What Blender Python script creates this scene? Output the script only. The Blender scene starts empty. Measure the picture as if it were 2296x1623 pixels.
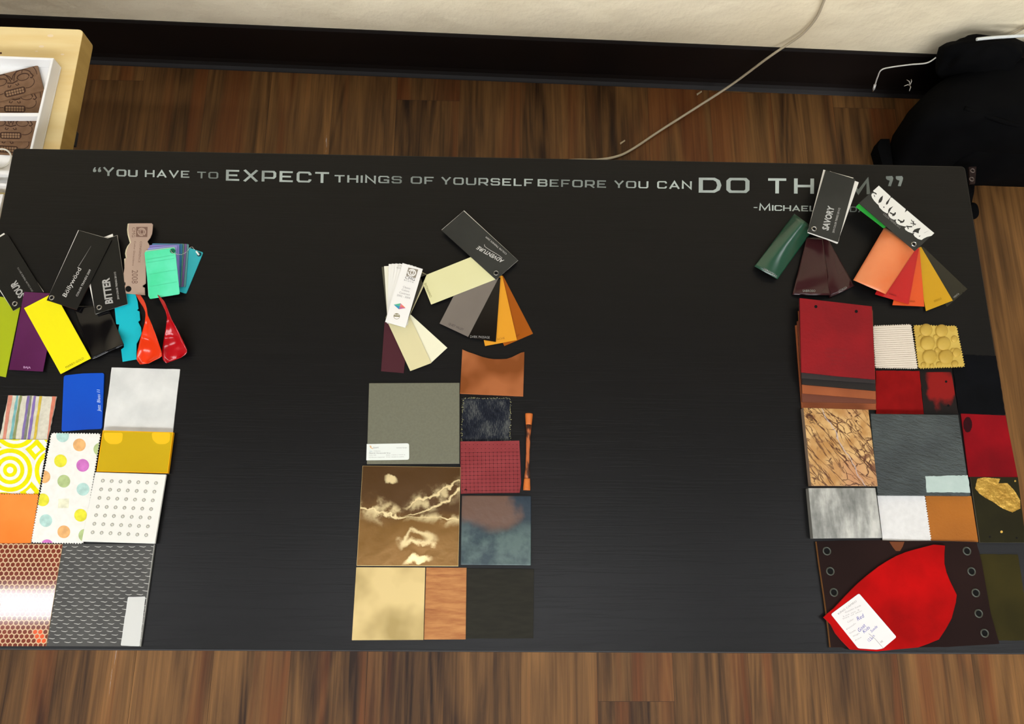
import bpy, bmesh, math, random
from mathutils import Vector, Matrix
random.seed(7)
C = bpy.context.scene.collection
SC = bpy.context.scene

# ------------------------------------------------------------------ camera, world, exposure
F = 1786.0; PX, PY = 1148.0, 811.5
H = 0.50                                   # height of the black tabletop
p_, y_, r_ = math.radians(74.40991), math.radians(-5.00526), math.radians(5.56319)
CAM = Vector((0.600126, -0.517564, 0.899100 + H))
Zr = Matrix.Rotation(y_, 3, 'Z')
_rt = Vector((1, 0, 0)); _up = Vector((0, math.sin(p_), math.cos(p_))); _fw = Vector((0, math.cos(p_), -math.sin(p_)))
RT = Zr @ (_rt * math.cos(r_) + _up * math.sin(r_)); UP = Zr @ (-_rt * math.sin(r_) + _up * math.cos(r_)); FW = Zr @ _fw
cd = bpy.data.cameras.new('camera'); cam = bpy.data.objects.new('camera', cd); C.objects.link(cam)
cd.sensor_width = 36; cd.lens = 36 * F / 2296; cd.clip_start = 0.02
cam.matrix_world = Matrix(((RT.x, UP.x, -FW.x, CAM.x), (RT.y, UP.y, -FW.y, CAM.y), (RT.z, UP.z, -FW.z, CAM.z), (0, 0, 0, 1)))
SC.camera = cam
SC.view_settings.view_transform = 'Standard'; SC.view_settings.look = 'None'; SC.view_settings.gamma = 1
SC.view_settings.use_curve_mapping = False
SC.view_settings.exposure = 0.0
LAMP = 14.8                                # strength of the fluorescent diffusers
LIGHTS = [(-1.12, -.60, 1.30, .13, 'left fluorescent fixture over the table, running along the wall'), (.62, -.66, 1.30, .13, 'middle fluorescent fixture straight over the table'), (2.35, -.60, 1.30, .13, 'right fluorescent fixture over the table, running along the wall'),
          (-2.2, -3.0, 1.40, 1.20, 'added rear far left fill light, unseen behind the viewer'), (-.6, -3.0, 1.40, 1.20, 'added rear left fill light, unseen behind the viewer'), (1.0, -3.0, 1.40, 1.20, 'added rear middle fill light, unseen behind the viewer'), (2.6, -3.0, 1.40, 1.20, 'added rear right fill light, unseen behind the viewer')]  # unseen rear row, added as fill to brighten the back wall
wd = bpy.data.worlds.new('world'); SC.world = wd; wd.use_nodes = True
wd.node_tree.nodes['Background'].inputs[0].default_value = (1, 1, 1, 1)
wd.node_tree.nodes['Background'].inputs[1].default_value = 0.05

# ------------------------------------------------------------------ survey helpers: photo point -> place on a horizontal plane
def at(u, v, z=H):
    d = FW + RT * ((u - PX) / F) - UP * ((v - PY) / F)
    return CAM + d * ((z - CAM.z) / d.z)
def crop(x0, y0, s):
    def f(*pts): return [(x0 + x / s, y0 + y / s) for x, y in pts]
    return f
K1 = crop(0, 480, 4.271); K1b = crop(260, 490, 8.543); K2 = crop(0, 800, 3.774); K3 = crop(0, 1150, 4.637); K4 = crop(0, 40, 3.6875)
K5 = crop(820, 460, 4.0575); K5b = crop(840, 580, 10.143); K5c = crop(980, 470, 10.145); K6 = crop(780, 770, 4.636); K6b = crop(810, 980, 19.133)
K7 = crop(780, 1030, 3.8636); K8 = crop(1660, 360, 3.9586); K8b = crop(1900, 400, 9.018); K9 = crop(1760, 650, 4.2836)
K10 = crop(1780, 890, 4.4496); K11 = crop(1790, 1190, 4.5375); K11b = crop(1840, 1310, 10.144); K12 = crop(2160, 1160, 5.235)
K13 = crop(1896, 40, 3.245); K14 = crop(2110, 340, 9.016)
KI = crop(0, 0, 1)
def lv(n): return H + 0.0002 + n * 0.0011   # level n of a stack lying on the tabletop

# ------------------------------------------------------------------ materials
def s2l(c): c /= 255.0; return c / 12.92 if c <= .04045 else ((c + .055) / 1.055) ** 2.4
GAIN = 0.74
def L(c, k=1.0): return (min(.93, s2l(c[0]) * GAIN * k), min(.93, s2l(c[1]) * GAIN * k), min(.93, s2l(c[2]) * GAIN * k), 1)
def node(nt, t, **kw):
    n = nt.nodes.new(t)
    for k, v in kw.items(): setattr(n, k, v)
    return n
def mat(name, c1, c2=None, scale=60, stretch=(1, 1, 1), rough=.6, metal=0, bump=0, bscale=None, spec=None, detail=4, contrast=(.35, .65), uv=False, coat=0, sheen=0, trans=0, alpha=1, k=1):
    m = bpy.data.materials.new(name); m.use_nodes = True; nt = m.node_tree
    b = nt.nodes['Principled BSDF']
    b.inputs['Roughness'].default_value = rough; b.inputs['Metallic'].default_value = metal
    b.inputs['Specular IOR Level'].default_value = spec if spec is not None else (.42 if rough < .32 else .2)
    if coat: b.inputs['Coat Weight'].default_value = coat; b.inputs['Coat Roughness'].default_value = .06
    if sheen: b.inputs['Sheen Weight'].default_value = sheen; b.inputs['Sheen Roughness'].default_value = .4
    if alpha < 1: b.inputs['Alpha'].default_value = alpha
    b.inputs['Base Color'].default_value = L(c1, k)
    if c2 is not None or bump:
        tc = node(nt, 'ShaderNodeTexCoord'); mp = node(nt, 'ShaderNodeMapping'); mp.inputs['Scale'].default_value = stretch
        nt.links.new(tc.outputs['UV' if uv else 'Object'], mp.inputs['Vector'])
    if c2 is not None:
        n = node(nt, 'ShaderNodeTexNoise'); n.inputs['Scale'].default_value = scale; n.inputs['Detail'].default_value = detail
        nt.links.new(mp.outputs[0], n.inputs['Vector'])
        r = node(nt, 'ShaderNodeValToRGB'); r.color_ramp.elements[0].position, r.color_ramp.elements[1].position = contrast
        r.color_ramp.elements[0].color = L(c1, k); r.color_ramp.elements[1].color = L(c2, k)
        nt.links.new(n.outputs['Fac'], r.inputs[0]); nt.links.new(r.outputs[0], b.inputs['Base Color'])
    if bump:
        n2 = node(nt, 'ShaderNodeTexNoise'); n2.inputs['Scale'].default_value = bscale or scale; n2.inputs['Detail'].default_value = detail
        nt.links.new(mp.outputs[0], n2.inputs['Vector'])
        bp = node(nt, 'ShaderNodeBump'); bp.inputs['Strength'].default_value = 1; bp.inputs['Distance'].default_value = bump
        nt.links.new(n2.outputs['Fac'], bp.inputs['Height']); nt.links.new(bp.outputs[0], b.inputs['Normal'])
    return m
def math_(nt, op, a, b=None, c=None):
    n = node(nt, 'ShaderNodeMath', operation=op)
    for i, v in enumerate((a, b, c)):
        if v is None: continue
        if isinstance(v, (int, float)): n.inputs[i].default_value = v
        else: nt.links.new(v, n.inputs[i])
    return n.outputs[0]
def mix(nt, fac, a, b):
    n = node(nt, 'ShaderNodeMix', data_type='RGBA')
    for i, v in ((0, fac), (6, a), (7, b)):
        if isinstance(v, (int, float)): n.inputs[i].default_value = v
        elif isinstance(v, tuple): n.inputs[i].default_value = v
        else: nt.links.new(v, n.inputs[i])
    return n.outputs[2]
def ramp(nt, x, a, b):                      # smooth 0..1 between a and b
    n = node(nt, 'ShaderNodeMapRange', interpolation_type='SMOOTHSTEP')
    nt.links.new(x, n.inputs[0]); n.inputs[1].default_value = a; n.inputs[2].default_value = b
    if a > b: n.inputs[1].default_value = b; n.inputs[2].default_value = a; n.inputs[3].default_value = 1; n.inputs[4].default_value = 0
    return n.outputs[0]
def noise(nt, vec, scale, detail=4, stretch=None, rough=.5):
    if stretch:
        mp = node(nt, 'ShaderNodeMapping'); mp.inputs['Scale'].default_value = stretch; nt.links.new(vec, mp.inputs[0]); vec = mp.outputs[0]
    n = node(nt, 'ShaderNodeTexNoise'); n.inputs['Scale'].default_value = scale; n.inputs['Detail'].default_value = detail; n.inputs['Roughness'].default_value = rough
    nt.links.new(vec, n.inputs['Vector']); return n.outputs['Fac']
def bumpn(nt, h, dist):
    b = node(nt, 'ShaderNodeBump'); b.inputs['Distance'].default_value = dist; nt.links.new(h, b.inputs['Height'])
    nt.links.new(b.outputs[0], nt.nodes['Principled BSDF'].inputs['Normal'])
def uvmat(name, rough=.4, metal=0):
    m = mat(name, (128, 128, 128), rough=rough, metal=metal); nt = m.node_tree
    tc = node(nt, 'ShaderNodeTexCoord'); sp = node(nt, 'ShaderNodeSeparateXYZ'); nt.links.new(tc.outputs['UV'], sp.inputs[0])
    return m, nt, tc.outputs['UV'], sp.outputs[0], sp.outputs[1], nt.nodes['Principled BSDF'], tc.outputs['Object']
_flat = {}
def col(c, rough=.6, **kw):
    k = (c, rough, tuple(sorted(kw.items())))
    if k not in _flat: _flat[k] = mat('paint_%d_%d_%d' % c, c, rough=rough, **kw)
    return _flat[k]

# ------------------------------------------------------------------ text and strokes
_tx = {}
def textmesh(s, bold=0.0, shear=0.0, space=1.0):
    k = (s, bold, shear, space)
    if k in _tx: return _tx[k]
    cu = bpy.data.curves.new('t', 'FONT'); cu.body = s; cu.offset = bold; cu.shear = shear; cu.space_character = space; cu.resolution_u = 2
    o = bpy.data.objects.new('t', cu); C.objects.link(o)
    dg = bpy.context.evaluated_depsgraph_get(); me = bpy.data.meshes.new_from_object(o.evaluated_get(dg))
    vs = [(v.co.x, v.co.y) for v in me.vertices]; fs = [tuple(p.vertices) for p in me.polygons]
    bpy.data.objects.remove(o); bpy.data.curves.remove(cu); bpy.data.meshes.remove(me)
    _tx[k] = (vs, fs); return _tx[k]
def arc(cx, cy, rx, ry, a0, a1, n=12):
    return [(cx + rx * math.cos(math.radians(a0 + (a1 - a0) * i / n)), cy + ry * math.sin(math.radians(a0 + (a1 - a0) * i / n))) for i in range(n + 1)]
def circ(cx, cy, r, n=20, ry=None): return arc(cx, cy, r, ry or r, 0, 360, n)[:-1]
def stroke(pts, w, closed=False):           # polyline -> list of quads with mitred joints
    n = len(pts); L_, R_ = [], []
    for i in range(n):
        a = pts[i - 1] if (closed or i > 0) else None; c = pts[(i + 1) % n] if (closed or i < n - 1) else None; b = pts[i]
        def nrm(p, q):
            dx, dy = q[0] - p[0], q[1] - p[1]; l = math.hypot(dx, dy) or 1e-9; return (-dy / l, dx / l)
        if a is None: nx, ny = nrm(b, c); k = 1
        elif c is None: nx, ny = nrm(a, b); k = 1
        else:
            n1, n2 = nrm(a, b), nrm(b, c); nx, ny = n1[0] + n2[0], n1[1] + n2[1]; l = math.hypot(nx, ny) or 1e-9; nx /= l; ny /= l
            k = 1 / max(.4, nx * n1[0] + ny * n1[1])
        hw = (w[i] if isinstance(w, (list, tuple)) else w) / 2 * k
        L_.append((b[0] + nx * hw, b[1] + ny * hw)); R_.append((b[0] - nx * hw, b[1] - ny * hw))
    return [[L_[i], L_[(i + 1) % n], R_[(i + 1) % n], R_[i]] for i in range(n if closed else n - 1)]
# squared wide capitals of the tabletop quotation: centre lines in a box one unit high
LO, HI = .085, .915
def rr(w, c=.13): return [(LO + c, LO), (w - LO - c, LO), (w - LO, LO + c), (w - LO, HI - c), (w - LO - c, HI), (LO + c, HI), (LO, HI - c), (LO, LO + c)]
GL = {
 'O': (1.28, [(rr(1.28), 1)]), 'U': (1.25, [([(LO, 1), (LO, LO + .12), (LO + .12, LO), (1.05, LO), (1.165, LO + .12), (1.165, 1)], 0)]),
 'Y': (1.22, [([(.06, 1.02), (.61, .42), (1.16, 1.02)], 0), ([(.61, .46), (.61, 0)], 0)]),
 'H': (1.25, [([(LO, 0), (LO, 1)], 0), ([(1.165, 0), (1.165, 1)], 0), ([(LO, .5), (1.165, .5)], 0)]),
 'A': (1.3, [([(.06, -.02), (.65, .93), (1.24, -.02)], 0), ([(.3, .28), (1.0, .28)], 0)]),
 'V': (1.3, [([(.06, 1.02), (.65, .07), (1.24, 1.02)], 0)]),
 'E': (1.12, [([(LO, 0), (LO, 1)], 0), ([(LO, HI), (1.1, HI)], 0), ([(LO, .5), (.95, .5)], 0), ([(LO, LO), (1.12, LO)], 0)]),
 'F': (1.08, [([(LO, 0), (LO, 1)], 0), ([(LO, HI), (1.08, HI)], 0), ([(LO, .45), (.92, .45)], 0)]),
 'L': (1.0, [([(LO, 1), (LO, LO), (1.0, LO)], 0)]), 'I': (.17, [([(LO, 0), (LO, 1)], 0)]),
 'T': (1.2, [([(0, HI), (1.2, HI)], 0), ([(.6, HI), (.6, 0)], 0)]),
 'X': (1.25, [([(.08, -.02), (1.17, 1.02)], 0), ([(.08, 1.02), (1.17, -.02)], 0)]),
 'P': (1.18, [([(LO, 0), (LO, HI), (.98, HI), (1.095, HI - .12), (1.095, .46), (.98, .34), (LO, .34)], 0)]),
 'R': (1.22, [([(LO, 0), (LO, HI), (1.0, HI), (1.11, HI - .12), (1.11, .48), (1.0, .36), (LO, .36)], 0), ([(.62, .36), (1.16, -.02)], 0)]),
 'B': (1.2, [([(LO, .52), (.98, .52), (1.08, .62), (1.08, .8), (.98, HI), (LO, HI), (LO, LO), (1.0, LO), (1.11, .2), (1.11, .42), (.98, .52)], 0)]),
 'C': (1.2, [([(1.115, .68), (1.115, HI - .12), (1.0, HI), (LO + .12, HI), (LO, HI - .12), (LO, LO + .12), (LO + .12, LO), (1.0, LO), (1.115, LO + .12), (1.115, .3)], 0)]),
 'G': (1.24, [([(1.155, .7), (1.155, HI - .12), (1.04, HI), (LO + .12, HI), (LO, HI - .12), (LO, LO + .12), (LO + .12, LO), (1.155, LO), (1.155, .44), (.62, .44)], 0)]),
 'S': (1.14, [([(1.06, .72), (1.06, HI - .1), (.96, HI), (LO + .1, HI), (LO, HI - .1), (LO, .62), (LO + .1, .52), (.96, .52), (1.06, .42), (1.06, LO + .1), (.96, LO), (LO + .1, LO), (LO, LO + .1), (LO, .28)], 0)]),
 'N': (1.22, [([(LO, 0), (LO, .98), (1.135, .02), (1.135, 1)], 0)]), 'M': (1.5, [([(LO, 0), (.16, .95), (.75, .12), (1.34, .95), (1.415, 0)], 0)]),
 'D': (1.25, [([(LO, HI), (.85, HI), (1.08, .78), (1.165, .5), (1.08, .22), (.85, LO), (LO, LO)], 1)]),
 'J': (.95, [([(.865, 1), (.865, LO + .12), (.75, LO), (LO + .12, LO), (LO, LO + .12), (LO, .34)], 0)]), '-': (.5, [([(0, .42), (.5, .42)], 0)]),
}
AX = 1.5                                    # stems are heavier than bars
def glyphs(word, wt=.17, gap=.3):
    x = 0; out = []
    for ch in word:
        h = 1.0
        if ch == ' ': x += .8; continue
        if ch.islower(): h = .8; ch = ch.upper()
        w, st = GL[ch]
        for pts, cl in st:
            out += [[(x + a * AX * h, b * h) for a, b in q] for q in stroke([(a / AX, b) for a, b in pts], wt / h * .95, bool(cl))]
        x += (w + gap) * h
    return out, x - gap

# ------------------------------------------------------------------ mesh builder
def area2(p): return sum(p[i - 1][0] * p[i][1] - p[i][0] * p[i - 1][1] for i in range(len(p)))
def ccw(p): return list(p) if area2(p) > 0 else list(p)[::-1]
def clip(poly, conv):
    conv = ccw(conv); out = list(poly)
    for i in range(len(conv)):
        a, b = conv[i - 1], conv[i]; inp, out = out, []
        def side(p): return (b[0] - a[0]) * (p[1] - a[1]) - (b[1] - a[1]) * (p[0] - a[0])
        for j in range(len(inp)):
            p, q = inp[j - 1], inp[j]; sp, sq = side(p), side(q)
            if (sp >= 0) != (sq >= 0):
                t = sp / (sp - sq); out.append((p[0] + (q[0] - p[0]) * t, p[1] + (q[1] - p[1]) * t))
            if sq >= 0: out.append(q)
        if len(out) < 3: return []
    return out
class MB:
    def __init__(s): s.v, s.f, s.m, s.mats, s.fr, s.sm = [], [], [], [], None, []
    def mi(s, m):
        if m not in s.mats: s.mats.append(m)
        return s.mats.index(m)
    def face(s, pts, m, smooth=False):
        b = len(s.v); s.v += [tuple(p) for p in pts]; s.f.append(tuple(range(b, b + len(pts)))); s.m.append(s.mi(m)); s.sm.append(smooth)
    def prism(s, pts, z0, z1, m, side=None):
        p = ccw(pts); n = len(p); b = len(s.v); s.v += [(x, y, z1) for x, y in p] + [(x, y, z0) for x, y in p]
        s.f.append(tuple(range(b, b + n))); s.m.append(s.mi(m)); s.sm.append(False)
        s.f.append(tuple(range(b + 2 * n - 1, b + n - 1, -1))); s.m.append(s.mi(side or m)); s.sm.append(False)
        for i in range(n):
            j = (i + 1) % n; s.f.append((b + i, b + n + i, b + n + j, b + j)); s.m.append(s.mi(side or m)); s.sm.append(False)
        if s.fr is None and n == 4: s.fr = None
        return s
    def flat(s, pts, z, m):
        s.n = getattr(s, 'n', 0) + 1; z += (s.n % 8) * 3e-6      # overlapping prints never share a plane
        if len(pts) > 2: s.face([(x, y, z) for x, y in ccw(pts)], m)
        return s
    def slab(s, px, z0, z1, m, side=None):
        return s.prism([tuple(at(u, v, z1)[:2]) for u, v in px], z0, z1, m, side)
    def mark(s, px, z, m, cl=None):          # flat printed shape from photo points, cut to the outline cl
        p = [tuple(at(u, v, z)[:2]) for u, v in px]
        if cl: p = clip(p, [tuple(at(u, v, z)[:2]) for u, v in cl])
        return s.flat(p, z, m)
    def frame(s, tl, tr, bl, z=H): s.fr = [at(*q, z) for q in (tl, tr, bl)]; return s
    def grid(s, rows, m, th=0, smooth=True):
        b = len(s.v); nr, nc = len(rows), len(rows[0])
        for r in rows: s.v += [tuple(p) for p in r]
        for i in range(nr - 1):
            for j in range(nc - 1):
                a = b + i * nc + j; s.f.append((a, a + nc, a + nc + 1, a + 1)); s.m.append(s.mi(m)); s.sm.append(smooth)
        if th:
            b2 = len(s.v); s.v += [(p[0], p[1], p[2] - th) for r in rows for p in r]
            for i in range(nr - 1):
                for j in range(nc - 1):
                    a = b2 + i * nc + j; s.f.append((a, a + 1, a + nc + 1, a + nc)); s.m.append(s.mi(m)); s.sm.append(smooth)
            rim = [j for j in range(nc)] + [i * nc + nc - 1 for i in range(1, nr)] + [(nr - 1) * nc + j for j in range(nc - 2, -1, -1)] + [i * nc for i in range(nr - 2, 0, -1)]
            for k in range(len(rim)):
                p, q = rim[k], rim[(k + 1) % len(rim)]; s.f.append((b + p, b + q, b2 + q, b2 + p)); s.m.append(s.mi(m)); s.sm.append(False)
        return s
    def tube(s, pts, r, m, n=10, cap=True):
        pts = [Vector(p) for p in pts]; rows = []
        for i, p in enumerate(pts):
            t = (pts[min(i + 1, len(pts) - 1)] - pts[max(i - 1, 0)]).normalized()
            a = t.cross(Vector((0, 0, 1)));
            if a.length < 1e-3: a = t.cross(Vector((1, 0, 0)))
            a.normalize(); b2 = a.cross(t); rad = r[i] if isinstance(r, (list, tuple)) else r
            rows.append([p + (a * math.cos(2 * math.pi * k / n) + b2 * math.sin(2 * math.pi * k / n)) * rad for k in range(n)])
        b = len(s.v)
        for q in rows: s.v += [tuple(x) for x in q]
        for i in range(len(rows) - 1):
            for k in range(n):
                s.f.append((b + i * n + k, b + i * n + (k + 1) % n, b + (i + 1) * n + (k + 1) % n, b + (i + 1) * n + k)); s.m.append(s.mi(m)); s.sm.append(True)
        if cap:
            s.f.append(tuple(range(b + n - 1, b - 1, -1))); s.m.append(s.mi(m)); s.sm.append(False)
            e = b + (len(rows) - 1) * n; s.f.append(tuple(range(e, e + n))); s.m.append(s.mi(m)); s.sm.append(False)
        return s
    def dome(s, c, r, h, m, n=14, k=4):
        rows = []
        for i in range(k + 1):
            a = math.pi / 2 * i / k; rr_ = r * math.cos(a); z = c[2] + h * math.sin(a)
            rows.append([(c[0] + max(rr_, r * .02) * math.cos(2 * math.pi * j / n), c[1] + max(rr_, r * .02) * math.sin(2 * math.pi * j / n), z) for j in range(n + 1)])
        return s.grid(rows, m)
    def ball(s, c, r, m, n=8):
        rows = []
        for i in range(n // 2 + 1):
            a = -math.pi / 2 + math.pi * i / (n // 2); rows.append([(c[0] + r * math.cos(a) * math.cos(2 * math.pi * j / n), c[1] + r * math.cos(a) * math.sin(2 * math.pi * j / n), c[2] + r * math.sin(a)) for j in range(n + 1)])
        return s.grid(rows, m)
    def ring(s, c, r1, r2, z0, z1, m, n=24):  # flat washer with a hole
        for k in range(n):
            a, b = 2 * math.pi * k / n, 2 * math.pi * (k + 1) / n
            P = lambda r, t, z: (c[0] + r * math.cos(t), c[1] + r * math.sin(t), z)
            rm = (r1 + r2) / 2
            s.face([P(r1, a, z0), P(rm, a, z1), P(rm, b, z1), P(r1, b, z0)], m, True); s.face([P(rm, a, z1), P(r2, a, z0), P(r2, b, z0), P(rm, b, z1)], m, True)
        return s
    def box(s, x0, x1, y0, y1, z0, z1, m): return s.prism([(x0, y0), (x1, y0), (x1, y1), (x0, y1)], z0, z1, m)
    def text(s, string, p0, p1, cap, z, m, bold=0.0, shear=0.0, space=1.0, zf=None):
        vs, fs = textmesh(string, bold, shear, space)
        x0 = min(v[0] for v in vs); x1 = max(v[0] for v in vs)
        hv, _ = textmesh('H', bold); hc = max(v[1] for v in hv)
        dx, dy = p1[0] - p0[0], p1[1] - p0[1]; l = math.hypot(dx, dy); ux, uy = dy / l * cap, -dx / l * cap
        b = len(s.v)
        for x, y in vs:
            t = (x - x0) / (x1 - x0); k = y / hc; u, v = p0[0] + dx * t + ux * k, p0[1] + dy * t + uy * k
            s.v.append(tuple(at(u, v, zf(u, v) if zf else z)))
        for f in fs: s.f.append(tuple(b + i for i in f)); s.m.append(s.mi(m)); s.sm.append(False)
        return s
    def word(s, w, p0, p1, cap, z, m, wt=.17, gap=.24):
        qs, wd_ = glyphs(w, wt, gap); dx, dy = p1[0] - p0[0], p1[1] - p0[1]; l = math.hypot(dx, dy); ux, uy = dy / l * cap, -dx / l * cap
        for q in qs: s.mark([(p0[0] + dx * x / wd_ + ux * y, p0[1] + dy * x / wd_ + uy * y) for x, y in q], z, m)
        return s
    def build(s, name, parent=None, label=None, cat=None, group=None, kind=None, bevel=0):
        me = bpy.data.meshes.new(name)
        if parent is not None: org = Vector(parent['_o'])
        else:
            xs = [v[0] for v in s.v]; ys = [v[1] for v in s.v]; org = Vector(((min(xs) + max(xs)) / 2, (min(ys) + max(ys)) / 2, min(v[2] for v in s.v)))
        me.from_pydata([(v[0] - org.x, v[1] - org.y, v[2] - org.z) for v in s.v], [], s.f)
        for m in s.mats: me.materials.append(m)
        me.polygons.foreach_set('material_index', s.m); me.polygons.foreach_set('use_smooth', s.sm)
        if s.fr: o0, ex, ey = s.fr[0], s.fr[1] - s.fr[0], s.fr[2] - s.fr[0]
        else:
            xs = [v[0] for v in s.v]; ys = [v[1] for v in s.v]; o0 = Vector((min(xs), max(ys), 0)); ex = Vector((max(xs) - min(xs), 0, 0)); ey = Vector((0, min(ys) - max(ys), 0))
        det = ex.x * ey.y - ex.y * ey.x or 1e-9
        uvl = me.uv_layers.new(name='UVMap')
        for lp in me.loops:
            v = s.v[lp.vertex_index]; a, b = v[0] - o0.x, v[1] - o0.y
            uvl.data[lp.index].uv = ((a * ey.y - b * ey.x) / det, (ex.x * b - ex.y * a) / det)
        me.update()
        o = bpy.data.objects.new(name, me); C.objects.link(o)
        if parent is not None: o.parent = parent; o['_o'] = tuple(org)
        else: o.location = org; o['_o'] = tuple(org)
        if bevel:
            bv = o.modifiers.new('bevel', 'BEVEL'); bv.width = bevel; bv.segments = 2; bv.limit_method = 'ANGLE'
        if label: o['label'] = label
        if cat: o['category'] = cat
        if group: o['group'] = group
        if kind: o['kind'] = kind
        return o
def thing(name, label, cat, px=None, z=H, loc=None, group=None):
    o = bpy.data.objects.new(name, None); C.objects.link(o); p = Vector(loc) if loc else at(*px, z)
    o.location = p; o['_o'] = tuple(p); o['label'] = label; o['category'] = cat; o.empty_display_size = .03
    if group: o['group'] = group
    return o
def rot(pts, c, deg, k=1.0):
    a = math.radians(deg); ca, sa = math.cos(a), math.sin(a)
    return [(c[0] + k * ((x - c[0]) * ca - (y - c[1]) * sa), c[1] + k * ((x - c[0]) * sa + (y - c[1]) * ca)) for x, y in pts]
def pink(pts, step, amp, edges=None):        # pinking-shear zigzag on the chosen edges
    out = []; n = len(pts)
    for i in range(n):
        a, b = pts[i], pts[(i + 1) % n]; out.append(a)
        if edges is not None and i not in edges: continue
        l = math.hypot(b[0] - a[0], b[1] - a[1]); k = max(2, int(l / step)); nx, ny = -(b[1] - a[1]) / l, (b[0] - a[0]) / l
        for j in range(1, 2 * k):
            t = j / (2 * k); s_ = amp * (.5 if j % 2 else -.5) * random.uniform(.7, 1.2); out.append((a[0] + (b[0] - a[0]) * t + nx * s_, a[1] + (b[1] - a[1]) * t + ny * s_))
    return out
def rnd(pts, r, n=4, only=None):             # rounded corners
    out = []; N = len(pts)
    for i in range(N):
        a, b, c = pts[i - 1], pts[i], pts[(i + 1) % N]
        if only is not None and i not in only: out.append(b); continue
        def to(p, q, d):
            l = math.hypot(q[0] - p[0], q[1] - p[1]); return (p[0] + (q[0] - p[0]) * d / l, p[1] + (q[1] - p[1]) * d / l)
        s0, s1 = to(b, a, r), to(b, c, r)
        for j in range(n + 1):
            t = j / n; out.append(((1 - t) ** 2 * s0[0] + 2 * t * (1 - t) * b[0] + t * t * s1[0], (1 - t) ** 2 * s0[1] + 2 * t * (1 - t) * b[1] + t * t * s1[1]))
    return out
def wob(pts, step, amp):                     # slightly uneven hand-cut edge
    out = []; n = len(pts)
    for i in range(n):
        a, b = pts[i], pts[(i + 1) % n]; l = math.hypot(b[0] - a[0], b[1] - a[1]); k = max(1, int(l / step))
        for j in range(k):
            t = j / k; q = amp if j else 0; out.append((a[0] + (b[0] - a[0]) * t + random.uniform(-q, q), a[1] + (b[1] - a[1]) * t + random.uniform(-q, q)))
    return out
def bil(q, u, v): return tuple((1 - u) * (1 - v) * q[0][i] + u * (1 - v) * q[1][i] + u * v * q[2][i] + (1 - u) * v * q[3][i] for i in (0, 1))
def sheet(mb, quad, zf, m, nu=14, nv=18, th=.0004):   # bent sheet: TL TR BR BL photo points, height zf(u, v)
    rows = []
    for j in range(nv + 1):
        rows.append([at(*bil(quad, i / nu, j / nv), zf(i / nu, j / nv)) for i in range(nu + 1)])
    return mb.grid(rows, m, th)
def resample(pl, n):
    d = [0]
    for i in range(1, len(pl)): d.append(d[-1] + math.hypot(pl[i][0] - pl[i - 1][0], pl[i][1] - pl[i - 1][1]))
    out = []
    for k in range(n + 1):
        t = d[-1] * k / n; i = 1
        while i < len(d) - 1 and d[i] < t: i += 1
        f = (t - d[i - 1]) / (d[i] - d[i - 1] or 1); out.append((pl[i - 1][0] + (pl[i][0] - pl[i - 1][0]) * f, pl[i - 1][1] + (pl[i][1] - pl[i - 1][1]) * f))
    return out
def rad(px, r, z=H): return (at(px[0] + r, px[1], z) - at(px[0], px[1], z)).length

BLACK = col((12, 12, 12), .7)
INK = col((60, 58, 55), .7); GREYINK = col((150, 148, 142), .7); LITE = col((205, 202, 195), .6)
RIVET = mat('nickel_rivet', (215, 210, 198), rough=.25, metal=.9)
HOLE = col((8, 7, 6), .9)

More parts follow.
